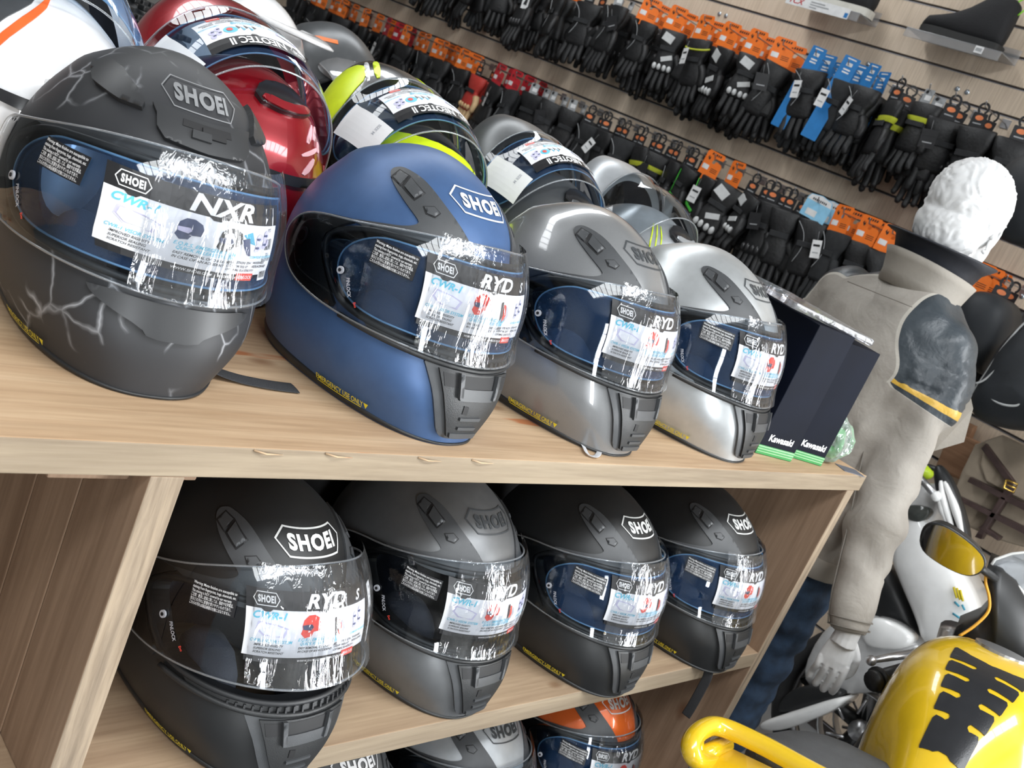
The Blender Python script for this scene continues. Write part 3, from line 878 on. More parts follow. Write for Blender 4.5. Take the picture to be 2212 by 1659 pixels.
# ---------------------------------------------------------------- flip-up helmet with the shield raised
PIV = Vector((0, -.012, .150))
def make_modular(shell, deco=None, deco_bar=None, label=True, ang=90, film=True, tint=True, exhaust=True):
    r = empty('flip_up_helmet')
    sh = shell_mb(shell, True).build('shell', r); lining_mb().build('lining', r); trim_mb().build('base_trim', r)
    MV = mat('gloss_black_vent', (.02, .02, .022), .2)
    c = MB(); patch(c, az([(148, 176), (160, 171), (180, 168), (200, 171), (212, 176), (212, 184), (200, 182), (180, 180), (160, 182), (148, 184)], 1), .006, MV, .008, (), .006); c.build('rear_vent', r)
    c = MB() if exhaust else None
    if exhaust: patch(c, az([(150, 248), (180, 243), (210, 248), (205, 266), (180, 270), (155, 266)], 1), .007, MV, .009, (), .006)
    if exhaust: patch(c, az([(156, 248), (180, 244.5), (204, 248), (200, 254), (180, 251), (160, 254)], 1), .0095, shell, .003, (), .006)
    if exhaust: c.build('top_exhaust', r)
    if deco: deco(sh)
    for s in (1, -1):
        c = MB(); q = hpt(R_(97*s), z2t(.15), .004); n = hnorm(R_(97*s), z2t(.15)); M = n.to_track_quat('Z', 'Y').to_matrix().to_4x4(); M.translation = q
        c.prism([(.020*math.cos(k*PI/12), .020*math.sin(k*PI/12)) for k in range(24)], .004, M_TRIM, M); c.build('pivot_cover', r)
    RM = Matrix.Translation(PIV) @ Matrix.Rotation(R_(ang), 4, 'X') @ Matrix.Scale(1.03, 4) @ Matrix.Translation(-PIV)
    VM = visor_mb().xf(RM).build('visor', r); visor_edge_mb(MATS['shield_edge']).xf(RM).build('visor_edge', VM)
    CM = Matrix.Translation(PIV) @ Matrix.Rotation(R_(ang-2), 4, 'X') @ Matrix.Scale(1.045, 4) @ Matrix.Translation(-PIV)
    c = MB(); P = az([(0, 12), (60, 22), (88, 40), (100, 90), (104, 150), (95, 168), (84, 150), (76, 112), (50, 98), (0, 93)])
    P = P+[(-u, t) for u, t in P[-2:0:-1]]
    patch(c, P, .002, shell, .016, (), .009, inner=M_LINE); c.xf(CM); cb = c.build('chin_bar', r)
    if deco_bar: deco_bar(cb, CM)
    if tint: pin_mb().xf(RM).build('anti_fog_lens', VM)
    if label: label_mb('NEO', a0=-10, zc=157, K=.98, KX=1.0).xf(RM).build('information_sticker', VM)
    if label:
        b = MB(); decal(b, rectf(-.024, -.04, .024, .04), -58, 155, .0098, M_WHT, R_(4)); decal(b, shiftf(text2d('SIZE M', .006, .01), -.018, .02), -58, 155, .0102, M_GREYP, R_(4)); b.xf(RM).build('paper_label', VM)
    if film: film_mb(a_end=(58, -60), z0=96, z1=208).xf(RM).build('protective_film', VM)
    return r
def decoN(sh, name, items):
    for nm, P, m_, o in items:
        c = MB(); patch(c, az(P, 1), o, m_, .0015, (), .007); c.build(nm, sh)
# ---------------------------------------------------------------- helmet paints
def paint(name, col, rough, metal=.0, coat=.0, flake=False):
    return mat(name, col, rough, metal, .5, coat, var=.04 if not flake else .10, vscale=60 if not flake else 2500)
P_BLUE = paint('matt_metallic_blue', (.055, .115, .255), .42, .25)
P_GREYG = paint('gloss_grey_paint', (.22, .225, .23), .30, .25, 1.0, True)
P_SILV = paint('matt_silver_paint', (.52, .54, .55), .36, .6)
P_BLK = paint('matt_black_paint', (.015, .016, .017), .44)
P_DGREY = paint('matt_deep_grey_paint', (.16, .165, .17), .38, .5)
P_ORG = paint('gloss_orange_paint', (.72, .13, .02), .25, .3, 1.0, True)
P_RED = paint('gloss_wine_red_paint', (.30, .004, .012), .25, .35, 1.0, True)
P_LGREY = paint('satin_light_grey_paint', (.42, .44, .46), .33, .4)
P_CHAR = paint('satin_charcoal_paint', (.10, .105, .11), .33, .3)
P_WHITE = paint('gloss_white_paint', (.85, .85, .86), .25, 0, 1.0)
P_GBLK = paint('gloss_black_paint', (.018, .018, .02), .25, 0, .8)
P_NEON = paint('neon_yellow_paint', (.68, .85, .02), .35)
P_LOGO_D = mat('dark_logo_print', (.05, .055, .06), .4)
P_LOGO_S = mat('silver_logo_print', (.62, .63, .62), .35)
proto = make_fullface(P_BLUE, P_LOGO_S)
CACHE = {}
for c in COL.objects:
    if c.parent: CACHE.setdefault(c.parent.name, []).append(c)
def all_sub(o):
    out = []
    for c in COL.objects:
        if c.parent == o: out.append(c); out += all_sub(c)
    return out
def place_ff(x, y, z, rz, shell, logo, label, first=False, drop=(), lift=0.0, group='full face helmets facing the aisle'):
    o = proto if first else copy_tree(proto, None, CACHE)
    o.location = (x, y, z); o.rotation_euler = (0, 0, PI+R_(rz))
    tag(o, label, 'helmet', group)
    subs = all_sub(o)
    for c in subs:
        b = c.name.split('.')[0]
        if b == 'shell': objmat(c, shell)
        if b == 'logo': objmat(c, logo)
        if b == 'visor' and lift:
            c.matrix_basis = Matrix.Translation(PIV) @ Matrix.Rotation(R_(lift), 4, 'X') @ Matrix.Translation(-PIV)
    for c in subs:
        if c.name.split('.')[0] in drop: bpy.data.objects.remove(c)
    return o
Hblue = place_ff(.7740, .197, 0, 5.0, P_BLUE, P_LOGO_S, 'matt metallic blue full-face helmet with silver logo on the top shelf', True)
Hgrey = place_ff(1.0807, .1923, 0, 6.5, P_GREYG, P_LOGO_D, 'glossy grey full-face helmet on the top shelf between the blue and the silver one', drop=('warning_sticker',))
Hsilv = place_ff(1.380, .192, 0, 10, P_SILV, P_LOGO_D, 'matt silver full-face helmet on the top shelf beside the dark upright boxes')
MZ = -.394
Hm1 = place_ff(.6718, .1365, MZ, 4, P_BLK, P_LOGO_S, 'matt black full-face helmet with lifted shield on the middle shelf next to the wooden divider', drop=('anti_fog_lens',), lift=11)
Hm2 = place_ff(.981, .1695, MZ, 6.3, P_DGREY, P_LOGO_D, 'matt deep grey full-face helmet on the middle shelf between two black ones', drop=('anti_fog_lens',))
Hm3 = place_ff(1.293, .145, MZ, 7.2, P_BLK, P_LOGO_S, 'matt black full-face helmet on the middle shelf just right of the deep grey one')
Hm4 = place_ff(1.6047, .145, MZ, 5.3, P_BLK, P_LOGO_S, 'matt black full-face helmet at the end panel of the middle shelf, its strap hanging down')
LZ = -.794
Hl1 = place_ff(.935, .17, LZ, 5, P_DGREY, P_WHITE, 'dark grey full-face helmet at the left of the bottom row, only its crown showing')
Hl2 = place_ff(1.235, .17, LZ, 5, P_LGREY, P_LOGO_D, 'light grey full-face helmet in the bottom row beside the orange one', drop=('anti_fog_lens',))
Hl3 = place_ff(1.545, .17, LZ, 5, P_ORG, P_LOGO_S, 'glossy orange full-face helmet in the bottom row')
nx = make_nxr(); nx.location = (.475, .256, 0); nx.rotation_euler = (0, 0, PI-R_(5.9))
tag(nx, 'matt black full-face helmet with grey lightning cracks, nearest on the top shelf', 'helmet', 'full face helmets facing the aisle')

def keep_world(o, parent):
    bpy.context.view_layer.update()
    o.parent = parent; o.matrix_parent_inverse = parent.matrix_basis.inverted()
# loose chin straps
def strap_world(pts, parent, w=.011, mt=None, snap=True, nrm=(0, 0, 1)):
    mb = MB(); pts = catmull(pts, 6)
    mb.tube(pts, w, mt or M_STRAP, 12, flat=(.10, 1.0, nrm))
    o = mb.build('chin_strap', None); keep_world(o, parent)
    if snap:
        p = Vector(pts[-1]); d = (p-Vector(pts[-4])).normalized(); q = p-d*.010+(Vector((0, -.0012, 0)) if nrm[1] else Vector())
        m2 = MB(); M = Matrix.Translation(q+Vector((0, 0, .0010 if nrm[2] else 0))) @ (Matrix.Identity(4) if nrm[2] else Matrix.Rotation(PI/2, 4, 'X'))
        m2.prism([(.0045*math.cos(k*PI/8), .0045*math.sin(k*PI/8)) for k in range(16)], .0016, M_DARK, M)
        m2.prism([(.0025*math.cos(k*PI/8), .0025*math.sin(k*PI/8)) for k in range(16)], .0024, M_VENT, M)
        s = m2.build('snap_stud', o); s.matrix_parent_inverse = parent.matrix_basis.inverted()
def up(v, z): return Vector((v.x, v.y, z))
strap_world([up(onz(400, 800, 0), .02), up(onz(455, 812, 0), .008), up(onz(510, 822, 0), .003), up(onz(560, 832, 0), .0025), up(onz(600, 838, 0), .0022), up(onz(636, 842, 0), .002)], nx, .0115)
gs = mat('pale_grey_webbing', (.55, .55, .56), .8, bump=.4)
strap_world([up(onz(1225, 945, 0), .012), up(onz(1255, 965, 0), .004), up(onz(1268, 985, 0), .003), up(onz(1285, 990, 0), .003), up(onz(1292, 978, 0), .003), up(onz(1275, 968, 0), .005)], Hgrey, .0035, gs, False)
strap_world([up(onz(1420, 930, 0), .012), up(onz(1440, 938, 0), .006), up(onz(1460, 946, 0), .003)], Hsilv, .006, gs, False)
b0 = ony(1530, 1448, -.012)
strap_world([b0+Vector((0, .03, .012)), b0+Vector((0, .004, .006)), b0+Vector((0, -.004, -.01)), b0+Vector((.002, -.004, -.04)), b0+Vector((.001, -.004, -.075)), b0+Vector((0, -.003, -.098))], Hm4, .0085, None, True, (-.5, -.85, 0))

# ---- rear row, facing the other aisle, shields raised
def dY(sh):
    decoN(sh, '', [('yellow_flash', [(140, 258), (185, 270), (235, 268), (268, 258), (268, 236), (230, 240), (185, 250), (150, 246)], P_NEON, .0012), ('yellow_flash', [(196, 236), (230, 232), (262, 224), (262, 120), (240, 120), (225, 175), (205, 205), (190, 222)], P_NEON, .0012), ('yellow_flash', [(100, 100), (118, 100), (122, 180), (128, 235), (118, 250), (104, 225), (98, 160)], P_NEON, .0012),
                   ('yellow_flash', [(118, 240), (150, 236), (180, 225), (215, 205), (250, 165), (262, 185), (240, 225), (212, 242), (160, 246), (120, 252)], P_NEON, .0012),
                   ('white_stripe', [(126, 120), (130, 120), (136, 190), (138, 232), (134, 236), (130, 190)], P_WHITE, .0012),
                   ('yellow_stripe', [(132, 120), (136, 120), (142, 190), (145, 232), (140, 236), (136, 190)], P_NEON, .0012)])
def bY(cb, CM):
    for nm, P, m_ in (('yellow_flash', [(40, 26), (70, 38), (92, 70), (102, 130), (100, 165), (92, 160), (84, 128), (72, 104), (50, 94), (30, 80), (26, 45)], P_NEON), ('white_stripe', [(20, 40), (24, 40), (34, 88), (30, 88)], P_WHITE), ('yellow_stripe', [(12, 40), (17, 40), (27, 88), (22, 88)], P_NEON)):
        for mir in (False, True):
            c = MB(); patch(c, az(P, 1, mir), .0034, m_, .0016, (), .007); c.xf(CM); c.build(nm, cb)
def dG(sh):
    decoN(sh, '', [('yellow_flash', [(120, 270), (150, 264), (170, 235), (176, 190), (166, 190), (150, 225), (120, 255)], P_NEON, .0012), ('yellow_stripe', [(182, 230), (186, 190), (190, 190), (187, 232)], P_NEON, .0012)]+
          [('yellow_stripe', [(222+3*k, 262), (218+3*k, 220), (214+3*k, 170), (215.5+3*k, 170), (219.5+3*k, 220), (223.5+3*k, 262)], P_NEON, .0012) for k in range(0, 6, 2)])
def dR(sh):
    M_PK = mat('pale_pink_lettering', (.80, .45, .50), .4)
    decoN(sh, '', [('pale_lettering', P, M_PK, .0012) for P in ([(140, 238), (146, 240), (154, 226), (149, 223)], [(148, 240), (152, 241), (164, 222), (159, 219)], [(150, 218), (170, 208), (168, 204), (149, 213)], [(142, 222), (146, 224), (150, 213), (146, 210)], [(154, 203), (158, 206), (170, 186), (165, 184)])])
def dW(sh):
    M_OR = mat('bright_orange_stripe', (.9, .15, .03), .4)
    decoN(sh, '', [('black_band', [(95, 150), (125, 172), (155, 186), (185, 190), (185, 210), (155, 208), (125, 196), (95, 182)], P_GBLK, .0012),
                   ('orange_stripe', [(186, 275), (205, 240), (215, 200), (219, 200), (210, 243), (193, 276)], M_OR, .0014), ('dark_panel', [(200, 275), (220, 235), (226, 180), (250, 180), (250, 250), (215, 277)], P_CHAR, .0012)])
RY = .515
for (mk, x, rz, label) in (
    (lambda: make_modular(P_WHITE, dW, None, False, 92, False, True, False), .43, -6, 'glossy white helmet with black band and orange stripe at the rear row left end'),
    (lambda: make_modular(P_RED, dR, None, True, 90, False), .69, 2, 'wine red flip-up helmet with raised stickered shield, seen from behind'),
    (lambda: make_modular(P_GBLK, dY, bY, True, 90, False, True, False), .985, 0, 'black and neon yellow flip-up helmet with raised shield behind the blue helmet'),
    (lambda: make_modular(P_CHAR, None, None, True, 90, False), 1.278, 0, 'charcoal flip-up helmet with raised shield behind the glossy grey one'),
    (lambda: make_modular(P_LGREY, dG, None, False, 90, False, False), 1.575, 4, 'grey helmet with neon yellow stripes at the right end of the rear row')):
    o = mk(); o.location = (x, RY, 0); o.rotation_euler = (0, 0, R_(rz)); tag(o, label, 'helmet', 'flip up helmets facing the far side')

# ---------------------------------------------------------------- upright cartons and bag at the end of the shelf
M_BOX = mat('dark_printed_board', (.004, .006, .014), .55, spec=.10, var=.3, vscale=6)
M_BOXG = mat('green_box_band', (.03, .27, .06), .4)
M_BOXL = mat('light_green_line', (.55, .75, .5), .4)
M_BOXT = mat('box_top_board', (.03, .03, .035), .25)
def carton(p0, p1, h, dep, label):
    """p0,p1: bottom front corners"""
    p0, p1 = Vector(p0), Vector(p1); ux = (p1-p0); w = ux.length; ux.normalize(); uy = Vector((-ux.y, ux.x, 0))
    M = Matrix.Identity(4)
    for i in range(3): M[i][0] = ux[i]; M[i][1] = uy[i]; M[i][2] = (0, 0, 1)[i]; M[i][3] = p0[i]
    o = empty('carton', (0, 0, 0), 0, label, 'box', 'dark upright cartons at the shelf end'); o.matrix_basis = M
    b = MB(); b.box((w/2, dep/2, h/2), (w, dep, h), M_BOX, bev=.0012); b.build('body', o)
    g = MB(); g.box((w/2, -.0003, .009), (w-.001, .0012, .016), M_BOXG)
    for k in range(3): g.box((w/2, -.0012, .006+.0045*k), (w-.001, .0004, .0006), M_BOXL)
    g.build('green_band', o)
    t = MB(); MT = Matrix.Translation((w*.5, -.0008, .027)) @ Matrix.Rotation(PI/2, 4, 'X')
    flat_text(t, 'Kawasaki', .0165, MT, M_WHT, .03, 0, .92, 0, 'CENTER'); t.build('lettering', o)
    return o
carton((1.522, .064, 0), (1.604, .038, 0), .236, .26, 'dark upright carton with white lettering and green foot band next to the silver helmet')
carton((1.632, .056, 0), (1.700, .028, 0), .222, .25, 'dark upright carton with green foot band at the outer end of the shelf')
# clear sleeve lying across the carton tops
mb = MB(); CL = clear_mat('clear_sleeve', (.9, .9, .93), 1.4, .12, haze=.05, bump=.5, bs=(30, 30, 30))
mb.box((0, 0, 0), (.20, .24, .012), CL, bev=.004); o = mb.build('clear_plastic_sleeve', None, (1.615, .18, .244)); o.rotation_euler = (R_(1), R_(4), R_(-19))
tag(o, 'flat clear plastic sleeve lying on top of the dark cartons', 'plastic sleeve')
# plastic bag with green goods
bg = empty('plastic_bag', (1.752, .055, 0), R_(-15), 'small clear plastic bag with green contents at the corner of the shelf', 'bag')
CB = clear_mat('clear_bag_plastic', (.93, .96, .95), 1.7, .06, haze=.22, hazecol=(.75, .85, .80), bump=1.0, bs=(40, 40, 40))
bm = bmesh.new(); bmesh.ops.create_icosphere(bm, subdivisions=4, radius=1)
for v in bm.verts:
    n_ = noise.noise(v.co*2.2)*.22+noise.noise(v.co*6)*.08; z_ = v.co.z
    v.co = Vector((v.co.x*.042*(1+n_)*(1-.35*max(0, z_)), v.co.y*.034*(1+n_)*(1-.3*max(0, z_)), .045+z_*.045*(1+n_*.5)))
    v.co.z = max(.0012, v.co.z)
me = bpy.data.meshes.new('film'); bm.to_mesh(me); bm.free(); me.materials.append(CB)
for f in me.polygons: f.use_smooth = False
o = bpy.data.objects.new('bag_film', me); COL.objects.link(o); o.parent = bg
G1 = mat('green_rubber', (.06, .42, .08), .35)
mb = MB(); mb.tube(catmull([(-.018, 0, .012), (-.006, .004, .045), (.012, 0, .06), (.02, -.004, .03), (.012, 0, .010)]), .008, G1, 10); mb.sphere((0, 0, .02), (.02, .018, .012), G1); mb.build('green_contents', bg)
# dark folded card under the bag
mb = MB(); mb.box((0, 0, .0006), (.05, .03, .0012), mat('grey_card', (.12, .13, .16), .4)); o = mb.build('card', None, (1.800, .018, 0)); o.rotation_euler = (0, 0, R_(-24))
tag(o, 'small dark grey card lying at the front corner of the top shelf', 'card')
# ---------------------------------------------------------------- gloves on the slatwall
G_BLK = mat('black_glove_leather', (.010, .010, .011), .55, bump=.6, bscale=120, var=.3)
G_TXT = mat('charcoal_glove_textile', (.020, .021, .023), .85, bump=.5, bscale=400, var=.2)
G_HARD = mat('glossy_knuckle_shell', (.03, .03, .032), .2)
G_GREY = mat('grey_reflective_piping', (.35, .36, .37), .4)
G_WHT = mat('white_glove_panel', (.62, .63, .63), .5)
G_YEL = mat('yellow_glove_band', (.55, .60, .04), .6)
G_GRN = mat('green_glove_trim', (.08, .55, .06), .5)
G_RED = mat('red_glove_panel', (.5, .04, .03), .6)
G_TAN = mat('tan_glove_leather', (.62, .42, .22), .6)
C_OR = mat('orange_card', (.95, .20, .02), .5, var=.03)
C_RED = mat('red_card', (.55, .02, .03), .5)
C_BLK = mat('black_card', (.02, .02, .022), .4)
C_BLUE = mat('blue_card', (.02, .19, .50), .45)
C_LBL = mat('light_blue_card', (.30, .62, .85), .45)
C_WHT = mat('white_tag', (.78, .78, .78), .5)
C_BRN = mat('brown_card_tag', (.42, .20, .09), .7)
M_PRONG = mat('chromed_prong', (.45, .44, .45), .3, .9)
def hand_mb(style, rng):
    """one hanging glove, fingers down; faces -X, width along Y, top of the cuff at z = 0"""
    mb = MB(); base = {'tan': G_RED, 'textile': G_TXT}.get(style, G_BLK); fing = {'tan': G_TAN}.get(style, base)
    def ringp(z, w, th, cy=0.0, n=16): return [Vector((th*math.copysign(abs(math.cos(2*PI*k/n))**.8, math.cos(2*PI*k/n)), cy+w*math.sin(2*PI*k/n), z)) for k in range(n)]
    R = [ringp(0, .056, .020), ringp(-.004, .060, .024), ringp(-.045, .054, .024), ringp(-.072, .040, .021), ringp(-.082, .038, .020), ringp(-.105, .045, .024), ringp(-.14, .052, .025), ringp(-.165, .053, .022), ringp(-.178, .050, .018)]
    mb.loft(R, base)
    for k, (y, L, w) in enumerate(((-.037, .062, .0125), (-.0125, .082, .0135), (.0125, .088, .0135), (.037, .076, .0130))):
        sp = y*.25; cv = -.004-.006*rng.random()
        pts = [(0, y, -.160), (cv, y+sp*.3, -.178-L*.3), (cv*1.3-.004, y+sp*.7, -.175-L*.7), (cv-.002, y+sp, -.175-L)]
        c = catmull(pts, 3); n = len(c); mb.tube(c, [w*(1.0-.22*(i/(n-1))) if i < n-1 else w*.45 for i in range(n)], fing, 8)
    c = catmull([(0, -.038, -.100), (-.008, -.060, -.125), (-.014, -.066, -.150), (-.014, -.062, -.175)], 3); n = len(c)
    mb.tube(c, [.017-.006*i/(n-1) if i < n-1 else .006 for i in range(n)], fing, 8)
    # wrist strap and knuckles
    mb.box((-.0235, 0, -.078), (.006, .070, .018), G_TXT, bev=.002)
    kn = {'white': G_WHT, 'green': G_HARD, 'hard': G_HARD, 'tan': G_TAN}.get(style, None)
    if kn:
        for y in (-.034, -.012, .012, .034): mb.sphere((-.020, y, -.158), (.010, .010, .014), kn, 8, 6)
    if style == 'white':
        mb.box((-.023, .012, -.035), (.004, .05, .035), G_WHT, Matrix.Rotation(.3, 3, 'X'), bev=.001); mb.box((-.025, -.01, -.118), (.004, .05, .020), G_WHT, Matrix.Rotation(-.4, 3, 'X'), bev=.001)
    if style == 'yellow': mb.tube([Vector((-.026*math.cos(t), .060*math.sin(t), -.030-.012*math.cos(t))) for t in [x*.2-1.4 for x in range(15)]], .0035, G_YEL, 6)
    if style == 'band': mb.loft([ringp(-.052, .0555, .0265), ringp(-.060, .053, .026), ringp(-.070, .0445, .0235)], G_YEL, caps=False)
    if style == 'green':
        mb.box((-.024, .0, -.130), (.004, .07, .010), G_GRN, Matrix.Rotation(.25, 3, 'X'), bev=.001); mb.tube([(-.026, .02, -.02), (-.0255, .012, -.07), (-.026, .004, -.12)], .0018, G_GRN, 5)
    if style in ('piped', 'textile'): mb.tube(catmull([(-.0265, .050, -.012), (-.027, .02, -.045), (-.0225, .012, -.09), (-.0265, .030, -.14)], 4), .0013, G_GREY, 5)
    return mb
rg = random.Random(11)
G_ME = {k: hand_mb(k, rg).mesh('glove') for k in ('plain', 'piped', 'textile', 'white', 'yellow', 'band', 'green', 'hard', 'tan')}
def card_mb(kind):
    mb = MB(); MR = Matrix(((0, 0, -1, 0), (-1, 0, 0, 0), (0, 1, 0, 0), (0, 0, 0, 1)))    # card x -> -Y, card y -> Z, faces -X
    def P(poly, x, m_, th=.0008): mb.prism(poly, th, m_, Matrix.Translation((x, 0, 0)) @ MR)
    def sh(p, dx, dy): return [(x+dx, y+dy) for x, y in p]
    if kind in ('orange', 'red'):
        c = C_OR if kind == 'orange' else C_RED
        # outline with the hanging slot cut open to one side
        P([(-.042, -.062), (-.020, -.062), (-.020, -.080), (-.010, -.080), (-.010, -.062), (.042, -.062), (.042, -.012), (.036, -.004), (.012, .0), (.006, -.012), (-.004, -.012), (-.004, -.002), (.004, .008), (.036, .010), (.040, .020), (.034, .032), (-.034, .032), (-.042, .024)], 0, c)
        P(sh(rrect(.028, .018, .002, 2), -.022, -.032), -.0010, C_WHT, .0003)
        for k in range(5): P([(-.020+.009*k, .018), (-.014+.009*k, .018), (-.013+.009*k, .026), (-.018+.009*k, .026)], -.0010, C_BLK, .0003)
        P([(-.03, .004), (-.026, .012), (-.024, .002), (-.020, .010), (-.018, .0), (-.022, -.006)], -.0010, C_BLK, .0003)
        for k in range(3): P(sh(rrect(.030, .002, .0005, 1), .018, -.030-.006*k), -.0010, C_BLK, .0003)
    elif kind == 'black':
        pts = arc(0, 0, .020, -60, 240, 14); inn = arc(0, 0, .0125, 240, -60, 14)
        P([(-.010, -.018)]+pts[::-1][0:0]+[(.010, -.018)]+pts+[( -.010, -.018)][:0]+inn, 0, C_BLK) if False else P(pts+inn, 0, C_BLK)
        P(sh(rrect(.050, .055, .004, 3), 0, -.042), 0, C_BLK); P(sh([(.014*math.cos(k*PI/8), .008*math.sin(k*PI/8)) for k in range(16)], 0, -.030), -.0010, mat('dull_orange_print', (.75, .22, .08), .5), .0003)
        P(sh(rrect(.030, .004, .001, 1), 0, -.048), -.0010, G_GREY, .0003)
    elif kind == 'blue':
        P(sh(rrect(.060, .30, .003, 2), 0, -.115), 0, C_BLUE); P(sh(rrect(.034, .004, .002, 2), 0, .027), -.0010, C_WHT, .0003)
        for y, w, h in ((.008, .022, .012), (-.010, .026, .005), (-.020, .026, .005)): P(sh(rrect(w, h, .001, 1), 0, y), -.0010, C_WHT, .0003)
    elif kind == 'lightblue':
        P([(-.055, -.055), (.055, -.055), (.055, .010), (.046, .024), (.0, .032), (-.046, .024), (-.055, .010)], 0, C_LBL); P([(-.053, .004), (.053, .004), (.045, .022), (0, .030), (-.045, .022)], -.0010, C_WHT, .0003)
        P(sh(rrect(.045, .022, .001, 1), -.012, -.035), -.0010, C_WHT, .0003)
        for k in range(8): P([(-.032+.008*k, .008), (-.027+.008*k, .008), (-.027+.008*k, .015), (-.032+.008*k, .015)], -.0014, C_BLK, .0003)
    elif kind == 'silver':
        P(sh(rrect(.040, .050, .004, 2), 0, -.015), 0, G_GREY); P(sh(rrect(.024, .016, .001, 2), .004, -.018), -.0010, C_WHT, .0003)
        P(sh([(.006*math.cos(k*PI/6), .006*math.sin(k*PI/6)) for k in range(12)], -.008, .0), -.0010, C_BLK, .0003)
    return mb
C_ME = {k: card_mb(k).mesh('hang_card') for k in ('orange', 'red', 'black', 'blue', 'lightblue', 'silver')}
def tag_mb(mt, w=.034, h=.062):
    mb = MB(); mb.box((0, 0, -h/2), (.0008, w, h), mt); mb.box((-.0008, 0, -h*.3), (.0004, w*.7, h*.12), C_BLK); mb.box((-.0008, 0, -h*.7), (.0004, w*.6, h*.06), G_GREY)
    mb.tube([(0, 0, 0), (.004, .003, .03)], .0005, G_GREY, 4); return mb
T_ME = {'white': tag_mb(C_WHT).mesh('swing_tag'), 'dark': tag_mb(C_BLK, .05, .06).mesh('swing_tag'), 'brown': tag_mb(C_BRN, .042, .075).mesh('swing_tag')}
def obj_of(name, me, parent=None):
    o = bpy.data.objects.new(name, me); COL.objects.link(o); o.parent = parent; return o
STY = {'plain': 'plain black leather', 'piped': 'black leather with grey piping', 'textile': 'charcoal textile', 'white': 'black with white knuckle panels', 'yellow': 'black with a yellow cuff line',
       'band': 'black with a yellow wrist band', 'green': 'black with green trim', 'hard': 'black with glossy knuckles', 'tan': 'red and tan leather'}
CRD = {'orange': 'orange card', 'red': 'red card', 'black': 'black ring-hook card', 'blue': 'tall blue card', 'lightblue': 'light blue card', 'silver': 'silver-grey card'}
ORD = ['first', 'second', 'third', 'fourth', 'fifth', 'sixth', 'seventh', 'eighth', 'ninth', 'tenth']+['%dth' % k for k in range(11, 21)]
def ordn(k):
    if k < 20: return ORD[k]
    k += 1; return '%d%s' % (k, {1: 'st', 2: 'nd', 3: 'rd'}.get(k % 10 if k not in (11, 12, 13) else 0, 'th'))
PR_ME = None
def prong_mb(L=.20):
    mb = MB(); mb.tube(catmull([(0, 0, 0), (-L*.9, 0, 0), (-L, 0, .004), (-L-.008, 0, .018)], 4), .0022, M_PRONG, 6); mb.box((-.002, 0, 0), (.004, .03, .03), M_PRONG, bev=.001); return mb
PR_ME = prong_mb().mesh('prong')
def glove_row(row, ztop, stations, group):
    """stations: list of (y, card, style, depth count)"""
    n = 0
    for i, (y, card, style, cnt) in enumerate(stations):
        pr = obj_of('slatwall_prong', PR_ME); pr.location = (WX-.018, y, ztop+.006)
        tag(pr, 'chromed slatwall prong carrying the %s hanging place of the %s glove row' % (ordn(i), row), 'display hook', 'prongs of the %s glove row' % row)
        for d in range(cnt):
            xx = WX-.205+d*.085+rg.uniform(-.008, .008)
            st = style if d == 0 else ('plain', 'textile', 'hard', 'piped')[(i+d) % 4]
            where = 'front' if d == 0 else 'behind it'
            o = empty('motorcycle_gloves', (xx, y, ztop), rg.uniform(-.35, .35),
                      ('%s gloves on %s %s, %s place from the left in the %s row' % (STY[st], 'a' if card != 'orange' else 'an', CRD[card], ordn(i), row)) + (', in front' if d == 0 else ', hung behind the front pair'), 'gloves', group)
            if len(o['label'].split()) > 16:
                o['label'] = '%s gloves, %s, %s from left, %s row, %s' % (STY[st], CRD[card], ordn(i), row, 'front' if d == 0 else 'behind')
            hc = obj_of('hang_card', C_ME[card], o); hc.rotation_euler = (rg.uniform(-.08, .08), 0, rg.uniform(-.12, .12)); hc.location = (-.004, 0, 0)
            dz = {'orange': -.060, 'red': -.060, 'black': -.060, 'blue': -.045, 'lightblue': -.055, 'silver': -.035}[card]
            for s in (0, 1):
                g = obj_of('glove', G_ME[st], o); g.location = (.006+s*.040, (s-.5)*.014+rg.uniform(-.006, .006), dz-.01*s)
                g.rotation_euler = (rg.uniform(-.16, .16), rg.uniform(-.12, .12), rg.uniform(-.55, .55)+(PI if s else 0)); k_ = rg.uniform(.90, 1.12); g.scale = (rg.uniform(.85, 1.05), rg.uniform(.9, 1.12), k_)
            if d == 0 and ((i*7+len(row)) % 3 == 0 or card == 'blue'):
                t = obj_of('swing_tag', T_ME['white' if card == 'blue' or (i % 2 == 0) else 'dark'], o); t.location = (-.034, rg.uniform(-.03, .03), dz-.05); t.rotation_euler = (rg.uniform(-.5, .5), 0, rg.uniform(-.4, .4))
            n += 1
    return n
XF = WX-.20
zU = onx(1430, 22, XF).z; zL = onx(1180, 195, XF).z
def ypx(px, z):      # wall position seen at picture column px along a row
    lo, hi = -.5, 6.0
    for _ in range(40):
        m_ = (lo+hi)/2; v = Vector((XF, m_, z))-CPOS; x = CW/2+FPX*v.dot(_r2)/v.dot(_f)
        if x > px: lo = m_
        else: hi = m_
    return lo
U = []
